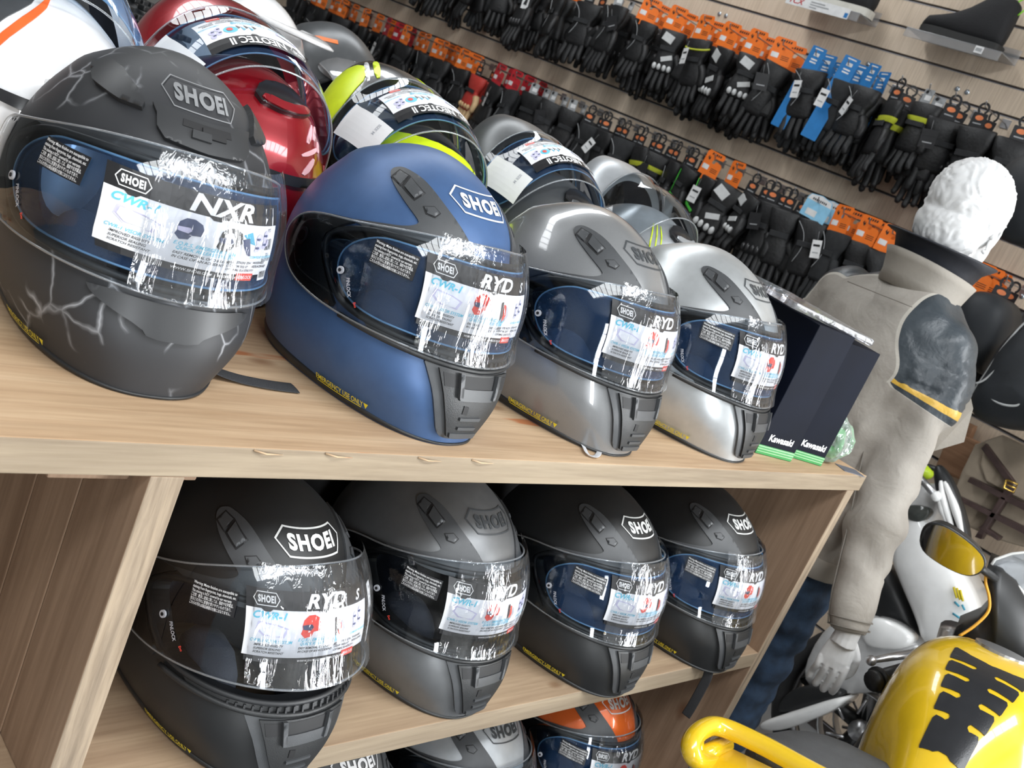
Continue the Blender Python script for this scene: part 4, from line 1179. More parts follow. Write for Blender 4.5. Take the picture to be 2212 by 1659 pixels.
for px, card, style, cnt in ((520, 'orange', 'plain', 2), (600, 'black', 'plain', 2), (670, 'red', 'textile', 2), (735, 'black', 'plain', 2), (800, 'orange', 'hard', 2), (865, 'black', 'plain', 2), (925, 'orange', 'textile', 2), (985, 'black', 'plain', 2),
        (1045, 'orange', 'piped', 2), (1105, 'black', 'plain', 2), (1165, 'orange', 'hard', 3), (1225, 'orange', 'piped', 2), (1285, 'black', 'piped', 2), (1345, 'silver', 'piped', 2),
        (1410, 'orange', 'piped', 2), (1465, 'orange', 'white', 2), (1525, 'orange', 'yellow', 3), (1580, 'orange', 'white', 3), (1640, 'orange', 'white', 3), (1695, 'orange', 'piped', 2),
        (1765, 'blue', 'piped', 3), (1835, 'blue', 'textile', 2), (1885, 'blue', 'piped', 2), (1950, 'black', 'band', 2), (2010, 'silver', 'band', 2), (2065, 'black', 'plain', 2), (2130, 'black', 'hard', 2), (2215, 'black', 'plain', 2)):
    U.append((ypx(px, zU), card, style, cnt))
Lw = []
for px, card, style, cnt in ((640, 'orange', 'plain', 3), (700, 'orange', 'plain', 3), (745, 'orange', 'hard', 3), (795, 'orange', 'plain', 3), (840, 'red', 'plain', 3), (885, 'orange', 'hard', 2), (925, 'orange', 'textile', 3), (965, 'orange', 'plain', 3), (1005, 'orange', 'piped', 2), (1045, 'black', 'tan', 2),
        (1085, 'red', 'plain', 2), (1120, 'red', 'textile', 3), (1160, 'silver', 'hard', 2), (1200, 'silver', 'hard', 2), (1240, 'silver', 'plain', 2), (1285, 'black', 'textile', 2), (1320, 'black', 'plain', 2), (1360, 'black', 'textile', 2), (1400, 'black', 'band', 2), (1435, 'black', 'band', 2),
        (1470, 'black', 'piped', 2), (1505, 'black', 'green', 2), (1548, 'orange', 'green', 1), (1595, 'orange', 'white', 1), (1640, 'black', 'white', 2), (1680, 'black', 'hard', 2), (1720, 'black', 'plain', 2), (1770, 'lightblue', 'piped', 2), (1825, 'orange', 'textile', 2), (1880, 'orange', 'plain', 3), (1930, 'orange', 'plain', 2), (1985, 'orange', 'plain', 2), (2050, 'orange', 'hard', 2), (2120, 'orange', 'plain', 3), (2175, 'black', 'hard', 2)):
    Lw.append((ypx(px, zL), card, style, cnt))
glove_row('upper', zU, U, 'gloves of the upper wall row')
glove_row('lower', zL, Lw, 'gloves of the lower wall row')
# screws in the slatwall
mb = MB(); mb.sphere((0, 0, 0), (.004, .009, .009), mat('zinc_screw', (.55, .6, .65), .25, .8), 12, 8); SCR = mb.mesh('screw')
for k, (x, y) in enumerate(((1554, 30), (1568, 34), (2068, 192), (2089, 199), (2180, 27), (2168, 12), (1875, 138), (1894, 144), (2033, 953), (2208, 640))):
    o = obj_of('wall_screw', SCR); p = onx(x, y, WX-.020); o.location = p
    tag(o, ('zinc screw head in the slatwall, near the %s' % ('orange cards', 'orange cards, right of its pair', 'far right of the upper glove row', 'far upper row end, lower of its pair', 'black boot, below the heel', 'black boot, above the heel', 'second blue card', 'second blue card, right of its pair', 'grey jacket sleeve', 'frame edge beside the dark jacket')[k]), 'screw', 'screws in the slatwall')

# ---------------------------------------------------------------- shoes on clear ledges
M_ACR = clear_mat('clear_acrylic', (.88, .89, .92), 1.55, .08, haze=.16)
M_SHOE = mat('black_shoe_suede', (.016, .016, .018), .8, bump=.4, bscale=200)
M_SOLE = mat('pale_rubber_sole', (.62, .60, .54), .6)
M_SOLK = mat('black_rubber_sole', (.02, .02, .02), .7)
def shoe(loc, rz, solem, label, lace, high=True):
    o = empty('motorcycle_shoe', loc, rz, label, 'shoe')
    # toe towards +x local
    sec = [(-.125, .022, .000, .135 if high else .075), (-.105, .036, .0, .150 if high else .085), (-.06, .038, .0, .160 if high else .085), (-.02, .038, .0, .135 if high else .075), (.02, .040, .0, .095 if high else .062), (.06, .044, .0, .066 if high else .052), (.10, .045, .0, .050), (.135, .036, .0, .040), (.152, .015, .004, .026)]
    rings = [[Vector((x, w*math.copysign(abs(math.sin(2*PI*k/16))**.7, math.sin(2*PI*k/16)), .022+(zt-zb)*(.5+.5*math.cos(2*PI*k/16)))) for k in range(16)] for x, w, zb, zt in sec]
    mb = MB(); mb.loft([r[::-1] for r in rings], M_SHOE); mb.build('upper', o)
    out = chaikin([(-.135, -.03), (-.10, -.042), (0, -.040), (.08, -.048), (.13, -.040), (.158, -.012), (.158, .012), (.13, .040), (.08, .048), (0, .040), (-.10, .042), (-.135, .03)], 2)
    mb = MB(); mb.prism(out, .026, solem, Matrix.Identity(4)); mb.build('sole', o)
    mb = MB()
    for k in range(6): mb.tube([(.06-.020*k, -.022, .078+.014*k), (.052-.020*k, 0, .092+.0145*k), (.06-.020*k, .022, .078+.014*k)], .0018, lace, 5)
    mb.tube(catmull([(-.10, 0, .16), (-.125, 0, .185), (-.14, 0, .16), (-.126, 0, .13)], 4), .003, lace, 6); mb.build('laces', o)
    return o
def ledge(loc, rz, w, d, label, tagt=None):
    o = empty('acrylic_ledge', loc, rz, label, 'display ledge', 'clear ledges on the slatwall')
    mb = MB(); mb.box((0, 0, -.002), (w, d, .004), M_ACR, bev=.001); mb.box((0, -d/2-.002, -.016), (w, .004, .030), M_ACR, bev=.001); mb.box((0, d/2, .02), (w, .004, .05), M_ACR, bev=.001); mb.build('clear_shelf', o)
    return o
LN = mat('lime_lace', (.30, .75, .05), .6)
p2 = onx(2090, 105, WX-.12)
lg = ledge(onx(2075, 98, WX-.10), -PI/2, .34, .13, 'clear acrylic ledge under the black high-top shoe')
mb = MB(); mb.box((.10, -.073, -.014), (.028, .002, .022), C_WHT); mb.box((.10, -.0745, -.014), (.020, .001, .010), G_GREY); mb.build('price_ticket', lg)
zz = lg.location.z
shoe((lg.location.x, lg.location.y, zz+.002), PI/2+.05, M_SOLK, 'black high-top motorcycle shoe with lime laces on a clear ledge', LN)
l2 = ledge(onx(1800, 22, WX-.10), -PI/2, .30, .13, 'clear acrylic ledge carrying a price strip with red lettering')
l2.location.y += .0
mb = MB(); mb.box((-.02, -.0735, -.016), (.27, .002, .036), C_WHT)
MT = Matrix.Translation((-.145, -.0750, -.026)) @ Matrix.Rotation(PI/2, 4, 'X')
flat_text(mb, 'TCX', .026, MT, C_RED, .02, .2, 1.2); MT2 = Matrix.Translation((-.05, -.0750, -.012)) @ Matrix.Rotation(PI/2, 4, 'X')
for k, w in enumerate((.06, .08, .03)): mb.box((-.02+w/2-.03, -.0750, -.008-.009*k), (w, .0006, .004), G_GREY)
mb.box((.105, -.0750, -.022), (.014, .0006, .016), C_BLUE); mb.build('price_strip', l2)
shoe((l2.location.x, l2.location.y-.02, l2.location.z+.002), PI/2, M_SOLE, 'dark shoe with pale rubber sole on the ledge at the top edge', G_GREY, False)

# ---------------------------------------------------------------- helmets and goods further down the far side
def spanel(name, pts, th, mt, parent=None): pass
# ---------------------------------------------------------------- mannequin
def remesh(mb, vox, smooth=2, name='t'):
    me = mb.mesh(name); me.materials.clear()
    ob = bpy.data.objects.new('t', me); COL.objects.link(ob)
    r = ob.modifiers.new('r', 'REMESH'); r.mode = 'VOXEL'; r.voxel_size = vox; r.use_smooth_shade = True
    if smooth: s = ob.modifiers.new('s', 'SMOOTH'); s.factor = .6; s.iterations = smooth
    dg = bpy.context.evaluated_depsgraph_get(); dg.update()
    out = bpy.data.meshes.new_from_object(ob.evaluated_get(dg))
    bpy.data.objects.remove(ob); bpy.data.meshes.remove(me)
    for p in out.polygons: p.use_smooth = True
    return out
def displace(me, fn):
    ns = [v.normal.copy() for v in me.vertices]
    for v, n in zip(me.vertices, ns): v.co = v.co + n*fn(v.co, n)
    me.update()
M_PLW = mat('white_mannequin_plaster', (.74, .74, .74), .55, var=.03, bump=.25, bscale=60)
M_TAUPE = mat('taupe_suede_leather', (.34, .31, .27), .75, var=.12, vscale=9, bump=.25, bscale=150)
M_NAVYL = mat('dark_slate_leather', (.055, .070, .085), .38, var=.2, vscale=14, bump=.3, bscale=120)
M_STRIPE = mat('mustard_stripe', (.62, .38, .06), .5)
M_SEAM = mat('jacket_seam', (.20, .18, .155), .8)
M_JLIN = mat('black_jacket_lining', (.018, .020, .028), .55, bump=.4, bscale=60)
M_JEAN = mat('dark_denim', (.022, .045, .085), .85, var=.45, vscale=22, bump=.4, bscale=700)
mq = empty('mannequin', (2.19, .23, -1.2), 0, 'white mannequin in taupe leather jacket and jeans standing beyond the shelf end, seen from behind', 'mannequin')
MI = Matrix.Translation((-2.19, -.23, 1.2))
BF = Vector((math.cos(R_(-14)), math.sin(R_(-14)), 0)); BR = Vector((BF.y, -BF.x, 0))    # facing direction, body right
def bp(r, f, z, c=Vector((2.19, .23, 0))): return c + BR*r + BF*f + Vector((0, 0, z))
def ering(c, hw, hd, z, n=28, sq=2.4):
    out = []
    for k in range(n):
        t = 2*PI*k/n; a, b = math.cos(t), math.sin(t)
        out.append(c + BR*(hw*math.copysign(abs(a)**(2/sq), a)) + BF*(hd*math.copysign(abs(b)**(2/sq), b)) + Vector((0, 0, z)))
    return out
C0 = Vector((2.19, .23, 0))
T = MB()
T.loft([ering(C0, .175, .125, -.30), ering(C0, .17, .125, -.20), ering(C0, .160, .115, -.06), ering(C0, .178, .125, .08), ering(C0, .19, .13, .18), ering(C0, .185, .115, .25), ering(C0, .150, .095, .305), ering(C0, .085, .075, .345), ering(C0, .066, .068, .375)], M_TAUPE)
def armr(t): return .071-.005*min(1, t/.4)-.026*max(0, (t-.4)/.6)
ARM = {}
for s in (1, -1):
    if s == 1: P = [bp(.122, 0, .250), Vector((2.160, .080, .160)), atd(1940, 965, 2.15), atd(1893, 1130, 2.12), atd(1848, 1285, 2.09), atd(1831, 1368, 2.08)]
    else: P = [bp(-.165, 0, .262), bp(-.205, .0, .15), bp(-.215, -.01, .01), bp(-.215, .03, -.13), bp(-.21, .07, -.26), bp(-.21, .085, -.32)]
    ARM[s] = P; c = catmull(P, 5); n = len(c)
    T.tube(c, [armr(i/(n-1)) for i in range(n)], M_TAUPE, 20)
    T.sphere(P[0]+Vector((0, 0, -.005)), .074, M_TAUPE, 20, 14)
jm = remesh(T, .0085, 3)
Pr = catmull(ARM[1], 8)
def near(p, path):
    b = 1e9; bi = 0
    for i, q in enumerate(path):
        d = (p-q).length_squared
        if d < b: b = d; bi = i
    return bi, math.sqrt(b)
def fold(p, n):
    bi, d = near(p, Pr); t = bi/(len(Pr)-1)
    w = 0.0
    if d < .10:
        w += .016*noise.noise(Vector((p.x*9+p.z*5, p.y*9, p.z*17+p.x*6)))*(1.0 if .22 < t < .75 else .3)
        if .055 < t < .21 and (p-Pr[bi]).dot(BR) > -.02: w -= .0045*max(0, math.sin(p.z*235))**6
    w += .009*noise.noise(Vector((p.x*7+3, p.y*9, p.z*7)))+.004*noise.noise(Vector((p.x*16, p.y*18+p.z*8, p.z*11)))+.0015*noise.noise(Vector((p.x*22, p.y*22, p.z*15)))
    return w
displace(jm, fold)
def proj_t(p, path):
    bi, d = near(p, path); t = float(bi); k = max(0, min(len(path)-2, bi)); best = 1e9
    for k in (max(0, bi-1), min(len(path)-2, bi)):
        a_, b_ = path[k], path[k+1]; u = max(0, min(1, (p-a_).dot(b_-a_)/(b_-a_).length_squared)); q = a_+(b_-a_)*u
        if (p-q).length < best: best = (p-q).length; t = k+u
    return t/(len(path)-1), best
aN = jm.attributes.new('dark_panel', 'FLOAT', 'POINT'); aT = jm.attributes.new('sleeve_pos', 'FLOAT', 'POINT')
for i, v in enumerate(jm.vertices):
    c = v.co; t, d = proj_t(c, Pr); r = (c-C0).dot(BR); f = (c-C0).dot(BF)
    rs = .038+max(0, min(1, (.33-c.z)/.14))*.076
    s_ = min((r-rs)*10, (.262-t)*20 if r > 0 else -1, (.115-d)*10)
    if r < .02: s_ = max(s_, min((c.z-.240-.02*(r+.1)/.1)*10, (f+.062)*10))
    aN.data[i].value = s_; aT.data[i].value = t if d < .12 and r > .06 else 0.0
def jacket_mat():
    mt, nt, b = new_mat('two_tone_jacket_leather')
    v = coords(nt); n1 = N(nt, 'ShaderNodeTexNoise', Scale=9.0, Detail=5.0); nt.links.new(v, n1.inputs['Vector'])
    r1 = ramp(nt, [(.3, (.27, .245, .215)), (.7, (.40, .37, .33))]); nt.links.new(n1.outputs[0], r1.inputs[0])
    r2 = ramp(nt, [(.3, (.026, .034, .042)), (.7, (.055, .068, .080))]); nt.links.new(n1.outputs[0], r2.inputs[0])
    def att(nm):
        a_ = nt.nodes.new('ShaderNodeAttribute'); a_.attribute_name = nm; return a_.outputs['Fac']
    def gt(src, val):
        m_ = nt.nodes.new('ShaderNodeMath'); m_.operation = 'GREATER_THAN'; nt.links.new(src, m_.inputs[0]); m_.inputs[1].default_value = val; return m_.outputs[0]
    def mul(a_, b_):
        m_ = nt.nodes.new('ShaderNodeMath'); m_.operation = 'MULTIPLY'; nt.links.new(a_, m_.inputs[0]); nt.links.new(b_, m_.inputs[1]); return m_.outputs[0]
    def lt(src, val):
        m_ = nt.nodes.new('ShaderNodeMath'); m_.operation = 'LESS_THAN'; nt.links.new(src, m_.inputs[0]); m_.inputs[1].default_value = val; return m_.outputs[0]
    pan = gt(att('dark_panel'), 0.0); band = mul(pan, mul(gt(att('sleeve_pos'), .222), lt(att('sleeve_pos'), .243)))
    edge = mul(gt(att('dark_panel'), -.045), lt(att('dark_panel'), 0.0))
    m1 = N(nt, 'ShaderNodeMixRGB'); nt.links.new(pan, m1.inputs[0]); nt.links.new(r1.outputs[0], m1.inputs[1]); nt.links.new(r2.outputs[0], m1.inputs[2])
    m2 = N(nt, 'ShaderNodeMixRGB'); nt.links.new(band, m2.inputs[0]); nt.links.new(m1.outputs[0], m2.inputs[1]); m2.inputs[2].default_value = (.62, .38, .06, 1)
    m3 = N(nt, 'ShaderNodeMixRGB'); nt.links.new(edge, m3.inputs[0]); nt.links.new(m2.outputs[0], m3.inputs[1]); m3.inputs[2].default_value = (.46, .43, .38, 1)
    nt.links.new(m3.outputs[0], b.inputs['Base Color'])
    rr = N(nt, 'ShaderNodeMapRange'); nt.links.new(pan, rr.inputs[0]); rr.inputs[3].default_value = .78; rr.inputs[4].default_value = .38; nt.links.new(rr.outputs[0], b.inputs['Roughness'])
    n2 = N(nt, 'ShaderNodeTexNoise', Scale=130.0, Detail=3.0); nt.links.new(v, n2.inputs['Vector'])
    n3 = N(nt, 'ShaderNodeTexNoise', Scale=16.0, Detail=3.0, Distortion=1.2); nt.links.new(v, n3.inputs['Vector']); bq = N(nt, 'ShaderNodeBump', Strength=.32, Distance=.010); nt.links.new(n3.outputs[0], bq.inputs['Height'])
    bp_ = N(nt, 'ShaderNodeBump', Strength=.3, Distance=.002); nt.links.new(bq.outputs[0], bp_.inputs['Normal']); nt.links.new(n2.outputs[0], bp_.inputs['Height']); nt.links.new(bp_.outputs[0], b.inputs['Normal'])
    return mt
jm.materials.append(jacket_mat())
jm.transform(MI)
jk = obj_of('leather_jacket', jm, mq)
def addm(name, mb, parent=mq, label=None):
    mb.xf(MI); o = mb.build(name, parent)
    if label: o['label'] = label
    return o
# hem, collar, storm collar lining, front flap, cuff strap, seams
c = MB(); c.loft([ering(C0, .178, .130, -.305), ering(C0, .180, .133, -.30), ering(C0, .181, .134, -.262), ering(C0, .174, .127, -.258)], M_TAUPE, caps=False); addm('hem', c, jk)
def collar_ring(w, d, z, lift, op=.55, n=30):
    out = []
    for k in range(n):
        t = -PI/2-PI+op+(2*PI-2*op)*k/(n-1)     # open towards the front
        a, b = math.cos(t+PI), math.sin(t+PI)
        out.append(C0+Vector((0, 0, 0))+BR*(w*a)+BF*(d*b+.004)+Vector((0, 0, z+lift*max(0, -b))))
    return out
def openloft(rings, mt, name, th=.004):
    c = MB(); c.loft(rings, mt, caps=False, closed=False)
    o = addm(name, c, jk); m_ = o.modifiers.new('s', 'SOLIDIFY'); m_.thickness = th; m_.offset = 0; return o
def cr(w, d, z, lift, op=.45, n=34):
    out = []
    for k in range(n):
        t = op+(2*PI-2*op)*k/(n-1)              # angle from the front, round the back
        out.append(C0+BF*(d*math.cos(t))+BR*(w*math.sin(t))+Vector((0, 0, z+lift*(-math.cos(t)))))
    return out
openloft([cr(.092, .085, .318, .010), cr(.088, .088, .345, .012), cr(.094, .098, .375, .014), cr(.099, .106, .392, .012)], M_TAUPE, 'collar')
openloft([cr(.082, .078, .335, .012, .6), cr(.084, .084, .385, .016, .6), cr(.098, .100, .425, .014, .7), cr(.120, .125, .438, .0, .8)], M_JLIN, 'storm_collar')
c = MB(); q = [bp(.045, .115, .28), bp(.135, .165, .15), bp(.150, .175, .075), bp(.12, .14, .03), bp(.06, .12, .05)]
c.add([p_+BF*.0 for p_ in q]+[p_+BR*.012+Vector((0, 0, .004)) for p_ in q], [(0, 1, 2, 3, 4), (9, 8, 7, 6, 5), (0, 5, 6, 1), (1, 6, 7, 2), (2, 7, 8, 3), (3, 8, 9, 4), (4, 9, 5, 0)], M_TAUPE); addm('front_flap', c, jk)
def on_arm(t, ang, off=0):
    i = min(len(Pr)-2, int(t*(len(Pr)-1))); p = Pr[i]; d = (Pr[i+1]-Pr[i]).normalized(); a = BR-d*BR.dot(d); a.normalize(); b = d.cross(a)
    r = armr(t)+off
    return p+(a*math.cos(ang)+b*math.sin(ang))*r
c = MB()
for t in (.955, .90): c.tube([on_arm(t, x*PI/8, .0005) for x in range(17)], .0013, M_SEAM, 5, caps=False)
c.tube([on_arm(t/20, R_(125), .001) for t in range(8, 20)], .0015, M_SEAM, 5); addm('sleeve_seams', c, jk)
c = MB(); c.loft([[on_arm(t, R_(a), .004) for t in (.88, .94)] for a in range(-150, -60, 10)], M_TAUPE, caps=False, closed=False); c.v = c.v
o = addm('cuff_strap', c, jk); m_ = o.modifiers.new('s', 'SOLIDIFY'); m_.thickness = .003; m_.offset = 0
c = MB()
def on_back(r, z, off=.004):
    rr = max(-1, min(1, r/.185)); return C0+BR*r-BF*((.122)*(1-abs(rr)**2.4)**(1/2.4)+off)+Vector((0, 0, z))
c.tube([on_back(-.09+.018*k, .294+.001*k, .0005) for k in range(11)], .0012, M_SEAM, 5)
addm('yoke_seam', c, jk)
# head, hair, neck
HC = C0+Vector((.012, -.012, .510)); HF = Vector((math.cos(R_(-4)), math.sin(R_(-4)), 0)); HR = Vector((HF.y, -HF.x, 0))
def hp(r, f, z): return HC+HR*r+HF*f+Vector((0, 0, z))
MH = Matrix(((HR.x, HF.x, 0), (HR.y, HF.y, 0), (0, 0, 1)))
H = MB(); H.sphere(hp(0, -.012, .022), (.080, .098, .096), M_PLW, 32, 22, MH); H.sphere(hp(0, .030, -.045), (.060, .066, .075), M_PLW, 24, 18, MH)
H.tube([hp(0, -.028, -.21), hp(0, -.020, -.13), hp(0, -.012, -.05)], [.058, .054, .058], M_PLW, 20)
H.tube([hp(0, .104, .005), hp(0, .112, -.025), hp(0, .100, -.034)], [.008, .013, .010], M_PLW, 10); H.sphere(hp(0, .092, -.062), (.026, .012, .010), M_PLW, 12, 8, MH); H.sphere(hp(0, .075, -.100), (.026, .022, .018), M_PLW, 12, 8, MH)
for s in (-1, 1): H.sphere(hp(s*.030, .084, .004), (.016, .012, .009), M_PLW, 12, 8, MH); H.sphere(hp(s*.030, .086, .020), (.022, .010, .006), M_PLW, 10, 6, MH)
hm = remesh(H, .0045, 2); hm.materials.append(M_PLW); hm.transform(MI); body = obj_of('body', hm, mq)
Hh = MB(); Hh.sphere(hp(0, -.018, .032), (.082, .099, .096), M_PLW, 40, 28, MH); Hh.sphere(hp(0, -.050, -.030), (.072, .066, .070), M_PLW, 24, 18, MH)
hh = remesh(Hh, .0042, 1)
def hair(p, n):
    q = p-HC; w = .0
    q2 = Vector((q.x*34+6*noise.noise(q*9), q.y*34+6*noise.noise(q*9+Vector((4, 0, 0))), q.z*13))
    w = .0034*noise.noise(q2*1.6)+.0030*noise.noise(Vector((q2.x*3.4, q2.y*3.4, q2.z*2.4))); f = q.dot(HF)
    if f > .045+.02*q.z/.1: w -= .03
    return w
displace(hh, hair); hh.materials.append(M_PLW); hh.transform(MI); obj_of('sculpted_hair', hh, body)
for s in (1, -1):
    c = MB(); e = hp(s*.074, .004, -.022); pts = [e+HR*(s*.003*math.sin(t))+HF*(.015*math.cos(t)-.004)+Vector((0, 0, .027*math.sin(t+.3))) for t in [x*.45-2.2 for x in range(12)]]
    c.tube(pts, .0042, M_PLW, 8); c.sphere(e+HR*(s*-.002), (.004, .014, .024), M_PLW, 10, 8, MH); addm('ear', c, body)
# right hand, relaxed curl
def hand(path_end, d0, side, name):
    W_ = path_end; d = d0.normalized(); back = -BF*.75+BR*side*.66; back = (back-d*back.dot(d)).normalized(); wd = -d.cross(back).normalized()*side   # wd: from little finger to thumb
    def hp_(a, l, h): return W_+wd*a*.82+d*l*.9+back*h*.9
    G = MB(); G.tube([hp_(0, -.05, 0), hp_(0, .0, 0), hp_(0, .02, 0)], [.026, .025, .027], M_PLW, 14)
    G.loft([[hp_(hw*math.cos(2*PI*k/16)+o, l, ht*math.sin(2*PI*k/16)) for k in range(16)] for l, hw, ht, o in ((.0, .026, .017, 0), (.03, .036, .017, 0), (.06, .041, .016, 0), (.082, .041, .013, 0))], M_PLW)
    for k, (a, L, r) in enumerate(((-.033, .058, .0070), (-.0115, .070, .0078), (.0110, .075, .0080), (.033, .070, .0078))):
        G.tube(catmull([hp_(a, .065, .003), hp_(a, .088, .004), hp_(a*1.02, .088+L*.45, -.006-.003*(3-k)), hp_(a, .088+L*.80, -.024), hp_(a*.96, .088+L*.82, -.046)], 4), [r]*13+[r*.95, r*.9, r*.85, r*.6], M_PLW, 10)
    G.tube(catmull([hp_(.022, .015, -.006), hp_(.045, .045, -.014), hp_(.050, .078, -.022), hp_(.042, .105, -.030)], 4), [.012]*5+[.0105]*5+[.009, .008, .006], M_PLW, 10)
    g = remesh(G, .0020, 1); g.materials.append(M_PLW); g.transform(MI); return obj_of(name, g, mq)
hand(ARM[1][-1]+Vector((0, 0, -.006)), Vector((-.01, -.06, -1)), 1, 'right_hand')
hand(ARM[-1][-1]+Vector((0, 0, -.012)), BF*.2+Vector((0, 0, -1)), -1, 'left_hand')
# jeans
J = MB(); J.loft([ering(C0, .155, .115, -.24), ering(C0, .160, .120, -.34), ering(C0, .158, .118, -.42), ering(C0, .13, .10, -.47)], M_JEAN)
for s in (1, -1):
    P = catmull([bp(s*.085, 0, -.36), bp(s*.090, .0, -.52), bp(s*.092, .012, -.74), bp(s*.095, .0, -.95), bp(s*.10, -.005, -1.14)], 5); n = len(P)
    J.tube(P, [.086-.026*min(1, i/(n*.55))-.008*max(0, (i/n-.55)) for i in range(n)], M_JEAN, 20)
jn = remesh(J, .009, 2)
displace(jn, lambda p, n: .012*noise.noise(Vector((p.x*5, p.y*5+p.z*3, p.z*30)))*(1 if p.z < -.42 else .3)+.004*noise.noise(p*20))
jn.materials.append(M_JEAN); jn.transform(MI); obj_of('jeans', jn, mq)
for s in (1, -1):
    c = MB(); o_ = bp(s*.10, .05, 0); rings = []
    for f, w, h in ((-.09, .025, .05), (-.06, .036, .075), (0, .040, .075), (.07, .046, .055), (.12, .038, .045), (.145, .015, .03)):
        rings.append([o_+BF*f+BR*(w*math.cos(2*PI*k/14))+Vector((0, 0, -1.2+h*.5+h*.5*math.sin(2*PI*k/14))) for k in range(14)])
    c.loft(rings, M_SHOE); addm('boot', c)
# ---------------------------------------------------------------- yellow motorcycle in the foreground
M_YB = mat('yellow_tank_paint', (.80, .52, .015), .22, 0, .5, 1.0, var=.02)
M_SEAT = mat('grey_seat_vinyl', (.085, .088, .092), .55, var=.08, bump=.3, bscale=500)
M_BLKP = mat('black_plastic', (.014, .015, .016), .4)
M_PADM = mat('black_tank_pad', (.020, .021, .024), .28, bump=.1, bscale=400)
M_ALU = mat('brushed_aluminium', (.5, .5, .51), .3, .9)
M_TYRE = mat('tyre_rubber', (.018, .018, .019), .75, bump=.5, bscale=90)
M_MIR = mat('mirror_glass', (.88, .88, .88), .02, 1.0, var=0)
YC = Vector((1.870, -.330, -.30))
BM = Matrix.Translation(YC) @ Matrix.Rotation(R_(8), 4, 'Z') @ Matrix.Rotation(R_(-9), 4, 'X')
BMI = BM.inverted()
def blz(x, y, z):       # picture point on a plane of constant height in the bike's frame
    o = BMI @ CPOS; d = BMI.to_3x3() @ ray(x, y); return o+d*((z-o.z)/d.z)
yb = empty('motorcycle'); yb.matrix_basis = BM
tag(yb, 'yellow motorcycle with black tank pad and grey seat, in the right foreground', 'motorcycle')
def section(x, w, zt, zb, n=28, sq=2.6, dip=0.0):
    out = []
    for k in range(n+1):
        t = PI*k/n; a, b = math.cos(t), math.sin(t)
        out.append(Vector((x, -.014+.84*w*math.copysign(abs(a)**(2/sq), a), zb+(zt-zb)*abs(b)**(2/sq)-dip*math.exp(-(a/.25)**2))))
    return out
prof = [(-.27, .045, -.135, -.20, 2.2), (-.255, .065, -.118, -.20, 2.3), (-.22, .075, -.085, -.20, 2.4), (-.16, .090, -.035, -.20, 2.6), (-.10, .122, .020, -.20, 2.7), (-.04, .158, .068, -.16, 2.9), (.03, .176, .098, -.12, 3.1), (.11, .180, .112, -.10, 3.2), (.19, .172, .104, -.10, 3.1), (.25, .145, .075, -.12, 2.5), (.285, .11, .03, -.10, 2.4), (.295, .06, -.03, -.09, 2.2)]
pc = catmull([Vector((x, w, zt)) for x, w, zt, zb, sq in prof], 4); pz = catmull([Vector((zb, sq, 0)) for x, w, zt, zb, sq in prof], 4)
mb = MB(); rings = [section(p.x, p.y, p.z, q.x, 28, q.y) for p, q in zip(pc, pz)]
mb.loft([r[::-1] for r in rings], M_YB, caps=False, closed=False); mb.add([sum(rings[0], Vector())/29]+rings[0], [(0, k+1, k+2) for k in range(28)], M_YB, True); mb.add([sum(rings[-1], Vector())/29]+rings[-1], [(0, k+2, k+1) for k in range(28)], M_YB, True)
tank = mb.build('fuel_tank', yb)
bvh = BVHTree.FromPolygons([Vector(v) for v in mb.v], mb.f)
def drape(name, poly, mt, off, parent, th=.002, step=.007, d=Vector((0, 0, -1)), h=.5, bvh_=None):
    V, F, bd = cdt(poly, (), step); top = []; bot = []
    for x, y in V:
        q, nn, _, _ = (bvh_ or bvh).ray_cast(Vector((x, y, h)), d)
        if q is None: q, nn = Vector((x, y, 0)), Vector((0, 0, 1))
        if nn.z < 0: nn = -nn
        top.append(q+nn*off); bot.append(q+nn*(off-th))
    m2 = MB(); m2.add(top, F, mt, True); n = len(V); m2.add(top+bot, [(b, a, n+a, n+b) for a, b in bd], mt, False)
    return m2.build(name, parent)
fing = [(.083, .052, .072), (.042, .013, .066), (.003, -.026, .058), (-.036, -.065, .050), (-.075, -.125, .042)]
half = [(.077, .004), (.079, .010)]
for k, (xf, xr, w) in enumerate(fing):
    c = .0035; sw = .012*(1 if k == 0 else .5)
    if k: half += [(xf-.001, .022), (xf, w*.6), (xf+.002, w-c), (xf-c, w)]
    else: half += [(xf, .040), (xf+sw, w-c), (xf+sw-c, w)]
    half += [(xr+c+(.004 if k == 0 else 0), w-.002), (xr, w-c)]
    if k < 4: half += [(xr, .020), (xr-.003, .017), (xr-.007, .017)]
half += [(-.125, .016), (-.121, .008), (-.121, .003)]
half = [((x-.020)*.95, y*.90) for x, y in half]
pad = half+[(x, -y) for x, y in half[::-1]]
drape('tank_pad', [(x, y-.018) for x, y in pad[::-1]], M_PADM, .0018, tank, .0025, .006)
mb = MB(); q, nn, _, _ = bvh.ray_cast(Vector((.165, -.016, .5)), Vector((0, 0, -1))); Mc = nn.to_track_quat('Z', 'X').to_matrix().to_4x4(); Mc.translation = q-nn*.002
mb.prism([(.048*math.cos(k*PI/16), .048*math.sin(k*PI/16)) for k in range(32)], .006, M_ALU, Mc); Mc.translation = q+nn*.003
mb.prism([(.034*math.cos(k*PI/16), .034*math.sin(k*PI/16)) for k in range(32)], .004, M_BLKP, Mc); mb.build('filler_cap', tank)
